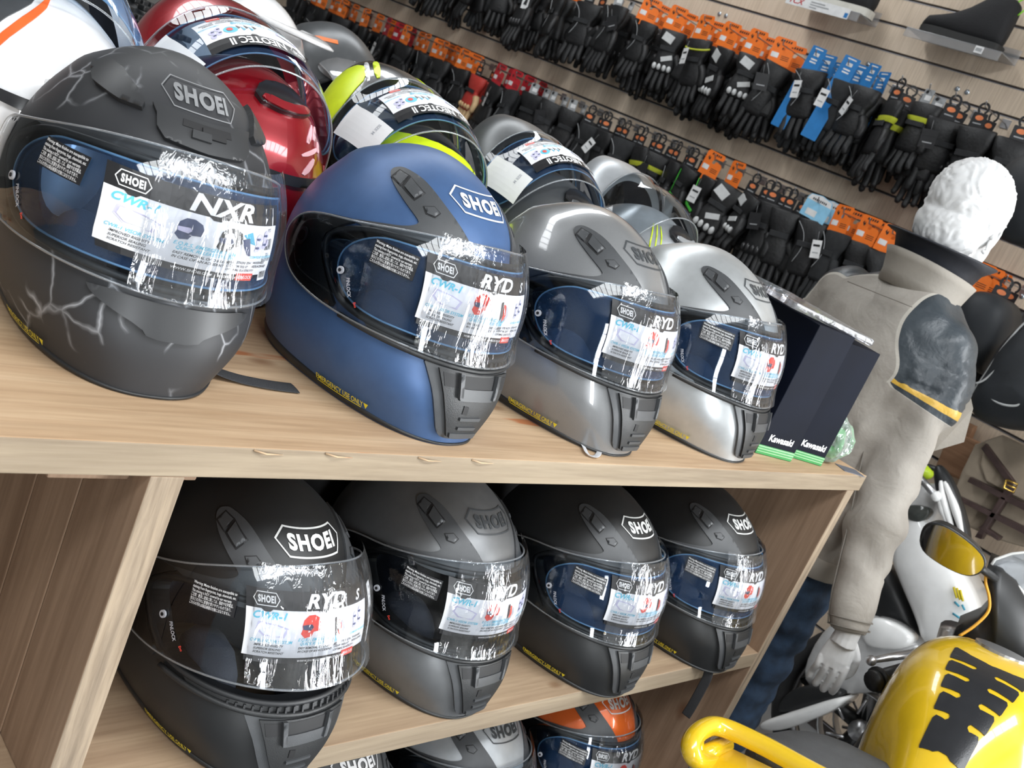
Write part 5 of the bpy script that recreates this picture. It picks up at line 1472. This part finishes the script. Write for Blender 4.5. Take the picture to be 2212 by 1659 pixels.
# seats, tail, grab rail
def cushion(name, pts, z0, z1, mt, parent):
    o = chaikin(pts, 2); n = len(o); cx = sum(p[0] for p in o)/n; cy = sum(p[1] for p in o)/n
    rings = []
    for s, z in ((1.0, z0), (1.0, z0+(z1-z0)*.55), (.97, z0+(z1-z0)*.85), (.90, z1), (.6, z1+.003), (.25, z1+.004)):
        rings.append([Vector((cx+(x-cx)*s, cy+(y-cy)*s, z)) for x, y in o])
    m2 = MB(); m2.loft(rings, mt); return m2.build(name, parent)
s1 = blz(1600, 1580, -.07); s2 = blz(1745, 1556, -.07); s3 = blz(1955, 1662, -.07)
cushion('passenger_seat', [(s1.x-.02, s1.y+.01), (s2.x, s2.y), (s3.x, s3.y), (s3.x+.02, s3.y-.16), (s3.x-.22, s3.y-.22), (s1.x-.06, s1.y-.18)], -.14, -.07, M_SEAT, yb)
cushion('rider_seat', [(s2.x-.02, s2.y-.02), (-.26, .09), (-.24, -.09), (s3.x+.01, s3.y-.16)], -.20, -.125, M_BLKP, yb)
rl = [blz(1545, 1640, -.10), blz(1505, 1640, -.075), blz(1492, 1608, -.055), blz(1515, 1577, -.045), blz(1556, 1570, -.045), blz(1640, 1606, -.045), blz(1740, 1660, -.045), blz(1860, 1725, -.045), blz(1900, 1775, -.055)]
mb = MB(); mb.tube(catmull(rl, 6), .0155, M_YB, 14); mb.build('grab_rail', yb)
mb = MB(); w1, w2, w3, w4 = blz(1497, 1640, -.085), blz(1570, 1606, -.075), blz(1556, 1590, -.06), blz(1500, 1600, -.07)
mb.tube([w1, w2], .014, M_YB, 12); mb.loft([[p, p+Vector((0, 0, .016)), p+Vector((.01, -.008, .016)), p+Vector((.01, -.008, 0))] for p in (w1, (w1+w4)/2, w4)], M_YB); mb.build('rail_bracket', yb)
tl = [blz(1500, 1668, -.10), blz(1572, 1618, -.085), blz(1700, 1680, -.085), blz(1640, 1790, -.10)]
mb = MB(); n0 = Vector((-.18, 0, -.05))
mb.loft([[p+Vector((0, 0, -.10)) for p in tl], [p for p in tl], [(p*.9+sum(tl, Vector())/4*.1)+Vector((0, 0, .010)) for p in tl]], M_YB); o = mb.build('tail_fairing', yb); b_ = o.modifiers.new('b', 'BEVEL'); b_.width = .012; b_.segments = 3
mb = MB(); p = blz(1497, 1652, -.12); mb.tube([p+Vector((0, 0, .03)), p+Vector((0, 0, -.05))], .006, M_ALU, 8); mb.build('luggage_hook', yb)
# handlebar, clutch lever, mirror, cowl, screen
gp = BMI @ atd(1884, 1472, 1.98); gi = BMI @ atd(1990, 1440, 2.06)
mb = MB(); mb.tube([gp, gp+(gi-gp)*.10], .0205, M_BLKP, 16); mb.tube([gp+(gi-gp)*.10, gp+(gi-gp)*.13], .026, M_BLKP, 16); mb.tube([gp+(gi-gp)*.13, gi], .018, M_BLKP, 16); mb.build('left_grip', yb)
lv = BMI @ atd(1882, 1427, 2.05); l2_ = BMI @ atd(1990, 1408, 2.10)
mb = MB(); mb.sphere(lv, .011, M_ALU, 12, 8); mb.tube([lv, lv*.6+l2_*.4, l2_], [.006, .008, .010], M_ALU, 10); mb.build('clutch_lever', yb)
mc = atd(2056, 1187, 1.98); vd = (CPOS-mc).normalized(); nrm = (vd+((YC+Vector((.0, .05, -.16)))-mc).normalized()).normalized()
ex = Vector(_r2)*.92-Vector(_u2)*.39; ex = (ex-nrm*ex.dot(nrm)).normalized(); ey = nrm.cross(ex)
Mm = Matrix(((ex.x, ey.x, nrm.x, mc.x), (ex.y, ey.y, nrm.y, mc.y), (ex.z, ey.z, nrm.z, mc.z), (0, 0, 0, 1)))
mo = [(-.066, .006), (-.058, .032), (-.03, .042), (.03, .036), (.060, .020), (.066, -.010), (.050, -.034), (.0, -.042), (-.045, -.036)]
Ml = BMI @ Mm; ms = chaikin(mo, 2)[::1]
mb = MB(); cxm = [(x*1.0, y*1.0) for x, y in ms]
mb.loft([[Ml @ Vector((x*s_, y*s_, z_)) for x, y in cxm] for s_, z_ in ((.55, -.035), (.92, -.020), (1.06, -.002), (1.06, .003), (1.0, .004))], M_BLKP); mo_ = mb.build('mirror', yb)
mb = MB(); mb.prism(cxm, .0008, M_MIR, Ml @ Matrix.Translation((0, 0, .004))); mb.build('mirror_glass', mo_)
st = BMI @ atd(2092, 1208, 1.99); st2 = BMI @ atd(2150, 1250, 2.05)
mb = MB(); mb.tube([st, st2], .008, M_BLKP, 10); mb.build('mirror_stalk', mo_)
cw = [(2108, 1352), (2135, 1322), (2137, 1290), (2128, 1255), (2132, 1226), (2165, 1240), (2195, 1262), (2235, 1330), (2300, 1420), (2250, 1470), (2150, 1430), (2060, 1372)]
mb = MB(); f1 = [BMI @ atd(x, y, 2.06) for x, y in cw]; dd = BMI.to_3x3() @ (Vector((.96, .28, 0))*.16)
mb.loft([[p for p in f1], [p+dd*.5 for p in f1], [p+dd for p in f1]], M_BLKP); mb.build('front_cowl', yb)
mb = MB(); mb.tube(catmull([BMI @ atd(x, y, 2.055) for x, y in ((2072, 1374), (2105, 1352), (2134, 1322), (2137, 1292), (2129, 1258), (2131, 1236))], 5), .0030, mat('orange_yellow_edge', (.75, .36, .02), .35), 8); mb.build('cowl_edge', yb)
SCM = clear_mat('smoky_clear_screen', (.80, .82, .84), 1.5, .06, haze=.25, hazecol=(.7, .72, .74))
r1 = [(2136, 1228), (2150, 1208), (2185, 1196), (2240, 1190), (2330, 1230)]; r2 = [(2136, 1238), (2165, 1248), (2200, 1270), (2250, 1330), (2340, 1440)]
mb = MB(); mb.loft([[BMI @ atd(x, y, 2.10) for x, y in r1], [BMI @ (atd(x, y, 2.10)+Vector((.05, .0, .02))) for x, y in [((a[0]+b[0])/2, (a[1]+b[1])/2) for a, b in zip(r1, r2)]], [BMI @ atd(x, y, 2.08) for x, y in r2]], SCM, caps=False, closed=False)
o = mb.build('windscreen', yb); m_ = o.modifiers.new('s', 'SOLIDIFY'); m_.thickness = .003
mb = MB(); mb.tube([BMI @ atd(x, y, 2.10) for x, y in r1], .003, mat('pale_screen_rim', (.6, .6, .58), .3), 6); mb.tube([BMI @ atd(x, y, 2.08) for x, y in r2], .005, MATS['pale_screen_rim'], 6); mb.build('screen_rim', o)
# frame, wheels on the floor
def wheel(mbname, c, R0, w, parent, ax='Y'):
    o = MB(); prof_ = [(R0-.055, -w*.42), (R0-.03, -w*.5), (R0-.008, -w*.3), (R0, 0), (R0-.008, w*.3), (R0-.03, w*.5), (R0-.055, w*.42)]
    rings = [[Vector(c)+Vector((r*math.cos(t), y, r*math.sin(t))) for r, y in prof_] for t in [2*PI*k/48 for k in range(48)]]; rings.append(rings[0])
    o.loft([r for r in rings], M_TYRE, caps=False); wo = o.build(mbname, parent)
    o = MB(); o.tube([Vector(c)+Vector(((R0-.06)*math.cos(t), 0, (R0-.06)*math.sin(t))) for t in [2*PI*k/40 for k in range(41)]], .016, M_ALU, 8, caps=False)
    for k in range(5):
        t = 2*PI*k/5; o.tube([Vector(c), Vector(c)+Vector(((R0-.065)*math.cos(t), 0, (R0-.065)*math.sin(t)))], [.03, .014], M_BLKP, 8)
    o.tube([Vector(c)-Vector((0, .06, 0)), Vector(c)+Vector((0, .06, 0))], .03, M_ALU, 12); o.build('wheel_rim', wo)
    for s in (-1, 1):
        o = MB(); o.tube([Vector(c)+Vector((.12*math.cos(t), s*.055, .12*math.sin(t))) for t in [2*PI*k/36 for k in range(37)]], .022, M_ALU, 6, caps=False, flat=(1.0, .12, (0, 1, 0)))
        for k in range(6):
            t = 2*PI*k/6; o.tube([Vector(c)+Vector((.05*math.cos(t), s*.055, .05*math.sin(t))), Vector(c)+Vector((.10*math.cos(t+.3), s*.055, .10*math.sin(t+.3)))], .005, M_ALU, 6)
        o.build('brake_disc', wo)
    return wo
wheel('rear_wheel', (-.48, -.02, -.615), .30, .17, yb); wheel('front_wheel', (.62, -.02, -.615), .30, .12, yb)
mb = MB()
for s in (-1, 1):
    mb.tube(catmull([(.45, s*.09, .0), (.15, s*.13, -.16), (-.15, s*.12, -.32), (-.20, s*.10, -.5)], 5), .028, M_BLKP, 10); mb.tube([(-.18, s*.08, -.48), (-.48, s*.11, -.615)], .024, M_ALU, 10)
    mb.tube([(.36, s*.10, .06), (.62, s*.10, -.615)], .027, M_ALU, 12); mb.tube([(-.20, s*.06, -.18), (-.75, s*.05, -.12)], .018, M_BLKP, 8)
mb.build('frame', yb)
mb = MB(); mb.box((.10, 0, -.45), (.42, .30, .34), mat('engine_casing', (.12, .12, .125), .45, .6), bev=.04, smooth=False); mb.box((.10, 0, -.25), (.36, .26, .20), M_BLKP, bev=.03); mb.build('engine', yb)
mb = MB(); mb.tube([(-.15, .10, -.55), (-.24, .22, -.84)], .011, M_BLKP, 8); mb.build('side_stand', yb)
# ---------------------------------------------------------------- white motorcycle behind the mannequin
M_WB = mat('white_fairing_paint', (.88, .88, .87), .25, 0, .5, .8, var=.02)
M_WG = mat('pearl_grey_fairing', (.55, .55, .55), .3, 0, .5, .6)
wb = empty('motorcycle', (3.0, -.1, -1.2), 0, 'white fully faired motorcycle parked behind the mannequin and the yellow one', 'motorcycle')
WI = Matrix.Translation((-3.0, .1, 1.2))
def panel(name, px, X, th, mt, parent=wb, crown=.03, it=2):
    """bodywork shell: outline seen at plane x = X, crowned outwards and closed to thickness th"""
    P = chaikin([tuple(onx(x, y, X))[1:] for x, y in px], it); n = len(P); cy = sum(p[0] for p in P)/n; cz = sum(p[1] for p in P)/n
    rings = []
    for s, dx in ((1.0, th), (1.0, .012), (.985, .004), (.95, -.004), (.80, -crown*.5), (.5, -crown*.85), (.2, -crown)):
        rings.append([Vector((X+dx, cy+(y-cy)*s, cz+(z-cz)*s)) for y, z in P])
    m2 = MB(); m2.loft(rings, mt)
    m2.xf(WI if parent is not None and parent is wb else Matrix.Identity(4)); return m2.build(name, parent)
XB = 2.93
sf = panel('side_fairing', [(1948, 1122), (1985, 1105), (2030, 1160), (2070, 1225), (2105, 1290), (2118, 1345), (2075, 1395), (1995, 1400), (1978, 1340), (1945, 1265), (1918, 1195)], XB, .12, M_WB)
panel('fairing_inner', [(1880, 1222), (1922, 1222), (1960, 1290), (1985, 1350), (1996, 1385), (1935, 1375), (1880, 1345)], XB+.06, .10, M_BLKP)
panel('lower_fairing', [(1780, 1345), (1870, 1325), (1930, 1345), (2000, 1390), (1990, 1470), (1880, 1500), (1790, 1500), (1720, 1470)], XB+.02, .14, M_WG)
panel('upper_crease', [(1872, 1330), (1925, 1340), (1975, 1375), (1960, 1404), (1890, 1402), (1856, 1385)], XB-.03, .05, M_WB, crown=.015)
panel('dark_intake', [(1665, 1545), (1712, 1478), (1815, 1487), (1822, 1505), (1740, 1530)], XB-.02, .08, M_BLKP, crown=.01)
panel('belly_pan', [(1640, 1560), (1700, 1540), (1832, 1498), (1812, 1530), (1760, 1553), (1690, 1580), (1640, 1578)], XB-.04, .10, M_WB, crown=.02)
panel('fork_cover', [(1898, 1495), (1932, 1480), (1938, 1600), (1915, 1640), (1890, 1640)], XB, .06, M_WG, crown=.02)
panel('nose_fairing', [(1925, 1060), (1965, 1050), (2030, 1040), (2040, 1085), (2012, 1135), (1985, 1160), (1930, 1130), (1920, 1090)], XB+.03, .10, M_WG)
panel('headlight', [(1960, 1090), (1998, 1092), (2015, 1105), (1992, 1130), (1965, 1125), (1950, 1105)], XB-.005, .05, mat('smoked_lamp', (.06, .065, .06), .1), crown=.012)
o = panel('screen', [(2012, 1010), (2030, 1000), (2062, 1045), (2090, 1130), (2096, 1185), (2062, 1165), (2030, 1105)], XB+.0, .02, M_BLKP, crown=.02)
mb = MB()
for k, pts in enumerate([((2032, 1038), (2040, 1090), (2060, 1150)), ((2040, 1040), (2062, 1095), (2080, 1160)), ((2028, 1060), (2034, 1095), (2046, 1130))]):
    mb.tube(catmull([onx(x, y, XB-.03) for x, y in pts], 5), [.004, .007, .008, .009, .011, .012, .012, .010, .008, .006, .004][:11], M_WB, 8)
mb.xf(WI).build('white_trim', o)
mb = MB()
for pts in (((2060, 1268), (2067, 1292)), ((2067, 1270), (2074, 1296)), ((2074, 1274), (2080, 1299))): mb.tube([onx(x, y, XB-.036) for x, y in pts], .0035, M_YEL, 6)
for pts in (((2062, 1300), (2072, 1310)), ((2078, 1306), (2084, 1318)), ((2058, 1325), (2080, 1340))): mb.tube([onx(x, y, XB-.030) for x, y in pts], .003, M_TEAL, 6)
mb.xf(WI).build('fairing_stickers', sf)
a_ = onx(1975, 1018, XB-.05); b_ = onx(2022, 1072, XB-.05)
mb = MB(); mb.tube([a_, b_], [.009, .011], M_ALU, 10); mb.sphere(b_, .015, M_WB, 12, 8); mb.xf(WI).build('brake_lever', wb)
mb = MB(); c = onx(1995, 1018, XB+.08); mb.sphere(c, (.03, .03, .022), mat('lime_plastic', (.55, .75, .03), .4), 14, 10); mb.tube([c+Vector((0, .03, .01)), c+Vector((0, -.03, .025))], .008, M_BLKP, 8); mb.xf(WI).build('lime_reservoir_cap', wb)
wc = WI @ onx(1862, 1585, XB+.10)
_w = wheel('front_wheel', (0, 0, 0), .30, .12, wb); _w.location = (wc.x, wc.y, .30); _w.rotation_euler = (0, 0, R_(90))
_w = wheel('rear_wheel', (0, 0, 0), .30, .15, wb); _w.location = (wc.x, wc.y-1.35, .30); _w.rotation_euler = (0, 0, R_(90))
mb = MB(); mb.tube([WI @ onx(1905, 1400, XB+.1), (wc.x, wc.y, .30)], .026, M_ALU, 10); mb.box((wc.x, wc.y-.62, .48), (.26, .62, .34), M_BLKP, bev=.05); mb.tube([(wc.x, wc.y-.4, .5), (wc.x, wc.y-1.35, .30)], .03, M_BLKP, 8); mb.build('frame', wb)
mb = MB(); mb.loft([[Vector((wc.x+w*math.cos(2*PI*k/20), y, z+h*math.sin(2*PI*k/20))) for k in range(20)] for y, z, w, h in ((wc.y-.35, .86, .03, .03), (wc.y-.42, .90, .11, .09), (wc.y-.60, .92, .13, .11), (wc.y-.82, .86, .11, .08), (wc.y-1.1, .84, .12, .05), (wc.y-1.35, .88, .10, .05), (wc.y-1.60, .95, .03, .03))], M_WB); mb.build('tank_and_tail', wb)

# ---------------------------------------------------------------- satchels, boards and dark bags on the right of the slatwall
M_BOARD = wood_mat('reddish_oak_board', (.42, .24, .14), (.30, .16, .09), 1, rough=.6)
M_CANV = mat('khaki_canvas', (.30, .245, .185), .8, var=.15, vscale=12, bump=.4, bscale=300)
M_BRN = mat('dark_brown_leather', (.050, .030, .028), .45, var=.2, vscale=30)
M_BRASS = mat('brass_buckle', (.75, .50, .12), .25, .9)
def slab_px(name, px, X, th, mt, parent=None, it=0, round_=.006):
    P = [tuple(onx(x, y, X))[1:] for x, y in px]
    if it: P = chaikin(P, it)
    n = len(P); cy = sum(p[0] for p in P)/n; cz = sum(p[1] for p in P)/n
    W_ = max(abs(p[0]-cy) for p in P); rings = []
    for s, dx in ((1.0, th), (1.0, round_), (1-round_/max(W_, .02)*.5, .001), (1-round_/max(W_, .02)*1.5, 0.0)):
        rings.append([Vector((X+dx, cy+(y-cy)*s, cz+(z-cz)*s)) for y, z in P])
    m2 = MB(); m2.loft(rings, mt, smooth=False); return m2
o = slab_px('b', [(2052, 928), (2128, 962), (2098, 1048), (2018, 1012)], 3.36, .04, M_BOARD).build('display_board'); tag(o, 'square reddish wooden board standing against the slatwall by the satchels', 'board')
o = slab_px('b', [(2072, 905), (2105, 920), (2094, 948), (2060, 932)], 3.38, .03, M_BOARD).build('display_board'); tag(o, 'small wooden block just above the square board on the slatwall', 'board')
st_ = empty('satchel', (3.28, -.02, -.30), 0, 'large khaki canvas satchel with dark brown straps and brass buckle at the right edge', 'bag')
def sat(name, px, X, th, mt, it=1, parent=st_):
    m2 = slab_px(name, px, X, th, mt, None, it); m2.xf(Matrix.Translation((-3.28, .02, .30))); return m2.build(name, parent)
body_ = sat('body', [(2120, 930), (2260, 985), (2240, 1190), (2150, 1165), (2052, 1120), (2062, 1048)], 3.24, .12, M_CANV)
sat('flap', [(2132, 925), (2262, 985), (2232, 1092), (2180, 1066), (2112, 1030)], 3.225, .02, M_CANV)
for px in ([(2118, 968), (2128, 958), (2190, 1040), (2180, 1050)], [(2088, 1040), (2094, 1030), (2236, 1100), (2230, 1112)], [(2176, 1046), (2192, 1052), (2118, 1165), (2104, 1160)], [(2066, 1080), (2070, 1072), (2240, 1152), (2236, 1166)], [(2112, 1140), (2120, 1134), (2160, 1160), (2154, 1168)]):
    sat('strap', px, 3.20, .03, M_BRN, 0)
mb = MB(); q = [onx(x, y, 3.185) for x, y in ((2174, 1036), (2198, 1046), (2190, 1064), (2168, 1054))]; mb.tube(q+[q[0]], .0035, M_BRASS, 6); mb.tube([q[0]*.5+q[3]*.5, q[1]*.5+q[2]*.5], .0028, M_BRASS, 6)
mb.xf(Matrix.Translation((-3.28, .02, .30))).build('buckle', st_)
M_NYL = mat('black_nylon', (.016, .019, .023), .6, var=.3, vscale=8, bump=.3, bscale=60)
M_PIPE = mat('grey_reflective_seam', (.45, .46, .46), .4)
bk_ = empty('backpack', (3.05, -.02, .12), 0, 'large black nylon backpack with grey piping and an oval badge at the right edge', 'bag')
BKI = Matrix.Translation((-3.05, .02, -.12))
m2 = MB(); P = chaikin([tuple(onx(x, y, 2.98))[1:] for x, y in ((2130, 800), (2160, 742), (2235, 672), (2330, 700), (2330, 950), (2215, 925), (2165, 925), (2100, 905), (2088, 858))], 2); n = len(P); cy = sum(p[0] for p in P)/n; cz = sum(p[1] for p in P)/n
m2.loft([[Vector((2.98+dx, cy+(y-cy)*s, cz+(z-cz)*s)) for y, z in P] for s, dx in ((1.0, .20), (1.02, .08), (1.0, .02), (.93, -.02), (.75, -.045), (.4, -.06), (.1, -.065))], M_NYL); m2.xf(BKI).build('body', bk_)
m2 = MB(); m2.tube(catmull([onx(x, y, 2.945) for x, y in ((2098, 852), (2125, 812), (2165, 752), (2210, 700), (2240, 680))], 5), .0028, M_PIPE, 6); m2.tube(catmull([onx(x, y, 2.93) for x, y in ((2108, 828), (2130, 818), (2175, 775), (2230, 730))], 5), .0028, M_PIPE, 6); m2.xf(BKI).build('piping', bk_)
c = onx(2172, 862, 2.925); m2 = MB(); m2.tube([c+Vector((0, .038*math.cos(t), .016*math.sin(t)-.012*math.cos(t)*.6)) for t in [2*PI*k/24 for k in range(25)]], .0035, M_PIPE, 6); m2.tube([c+Vector((0, .018, -.002)), c+Vector((0, -.018, .006))], .004, M_PIPE, 6); m2.xf(BKI).build('oval_badge', bk_)
jk2 = empty('folded_jacket', (3.2, .18, .2), 0, 'black textile jacket hanging between the mannequin collar and the backpack', 'jacket')
m2 = MB(); P = chaikin([tuple(onx(x, y, 3.16))[1:] for x, y in ((2062, 655), (2100, 620), (2170, 640), (2180, 690), (2150, 760), (2110, 820), (2080, 760), (2058, 700))], 2); n = len(P); cy = sum(p[0] for p in P)/n; cz = sum(p[1] for p in P)/n
m2.loft([[Vector((3.16+dx, cy+(y-cy)*s, cz+(z-cz)*s)) for y, z in P] for s, dx in ((1.0, .14), (1.0, .03), (.9, -.01), (.6, -.03), (.2, -.035))], M_NYL); m2.xf(Matrix.Translation((-3.2, -.18, -.2))).build('body', jk2)
# dark dome-shaped helmet bag seen behind the head
o = MB(); o.sphere((0, 0, 0), (.10, .12, .13), M_NYL, 24, 16); o = o.build('helmet_bag', None, atd(2235, 430, 2.75)); tag(o, 'black rounded helmet bag at the right edge beside the mannequin head', 'bag')

# ---------------------------------------------------------------- stand with open-face helmets beyond the rear row
sd = empty('side_table', (1.45, 1.62, -1.2), 0, 'dark display table beyond the rear row of helmets', 'table')
mb = MB(); mb.box((0, 0, 1.259), (1.9, .62, .03), M_BACK, bev=.003); mb.build('table_top', sd)
for x in (-.9, .9):
    for y in (-.27, .27): m2 = MB(); m2.box((x, y, .6225), (.04, .04, 1.245), M_BACK); m2.build('leg', sd)
TZ = .075
def openface(loc, rz, shell, peak, label, sc=1.0):
    r = empty('open_face_helmet', loc, rz, label, 'helmet', 'open face helmets on the far table')
    mb = MB(); op = az([(-70, 0), (70, 0), (80, 60), (78, 140), (60, 178), (0, 186), (-60, 178), (-78, 140), (-80, 60)], 0)
    V, F, bd = cdt([(-PI*UW, 0), (PI*UW, 0), (PI*UW, TMAX), (-PI*UW, TMAX)], [], .010)
    F2 = [f for f in F if not inpoly(sum(V[k][0] for k in f)/3, sum(V[k][1] for k in f)/3, op)]
    mb.add([hpt(u/UW, t, 0) for u, t in V], [tuple(reversed(f)) for f in F2], shell, True); mb.add([hpt(u/UW, min(t, TMAX-.02), -.02) for u, t in V], F2, M_LINE, True); mb.build('shell', r)
    mb = MB(); pts = [hpt(u/UW, t, 0) for u, t in dens(op, .01)]; mb.tube(pts+[pts[0]], .006, M_RUB, 8); mb.build('edge_trim', r)
    if peak:
        mb = MB(); rows = []
        for k in range(7):
            rows.append([hpt(R_(a), z2t(.225), .006)+Vector((0, 1, 0))*(.105*k/6*max(.2, math.cos(R_(a*1.1))))+Vector((0, 0, .012*math.sin(PI*k/6))) for a in range(-66, 67, 6)])
        mb.loft(rows, peak, caps=False, closed=False); o = mb.build('peak', r); m_ = o.modifiers.new('s', 'SOLIDIFY'); m_.thickness = .004
    return r
h1 = openface((1.235, 1.52, TZ), R_(200), P_WHITE, P_WHITE, 'white open-face helmet with a peak beyond the red flip-up helmet')
h2 = openface((1.53, 1.62, TZ-.0), R_(215), P_CHAR, None, 'charcoal open-face helmet with orange trim and chrome visor pivot beyond the red one')
mb = MB(); vs = []
patch(mb, az([(-60, 215), (60, 215), (80, 190), (84, 165), (60, 150), (0, 140), (-60, 150), (-84, 165), (-80, 190)], 2), .012, mat('chrome_mirror_shield', (.55, .56, .58), .06, 1.0), .003); mb.build('mirrored_shield', h2)
for P in ([(70, 240), (95, 232), (120, 215), (122, 220), (96, 240), (72, 248)], [(100, 70), (118, 70), (118, 85), (100, 85)], [(-70, 240), (-95, 232), (-120, 215), (-122, 220), (-96, 240), (-72, 248)]): mb = MB(); patch(mb, az(P), .0012, mat('orange_trim', (.85, .18, .02), .4), .001); mb.build('orange_trim', h2)
# knobbly boots / protective gear beyond the left helmets
gr = empty('armoured_boots', (.93, 1.50, TZ), R_(20), 'pair of black armoured boots lying beyond the white and red helmets', 'boots')
for s in (0, 1):
    m2 = MB(); c = Vector((-.06+.11*s, 0, 0))
    m2.loft([[c+Vector((w*math.cos(2*PI*k/16), y, z+h*math.sin(2*PI*k/16))) for k in range(16)] for y, z, w, h in ((-.16, .06, .02, .03), (-.13, .07, .045, .06), (-.03, .07, .05, .065), (.06, .09, .05, .085), (.10, .18, .05, .06), (.10, .27, .055, .04))], M_NYL)
    for k in range(7):
        for j in (-1, 0, 1): m2.box(c+Vector((.022*j, -.12+.03*k, .135+.008*k)), (.016, .02, .012), M_BLKP, bev=.003)
    m2.build('boot', gr)
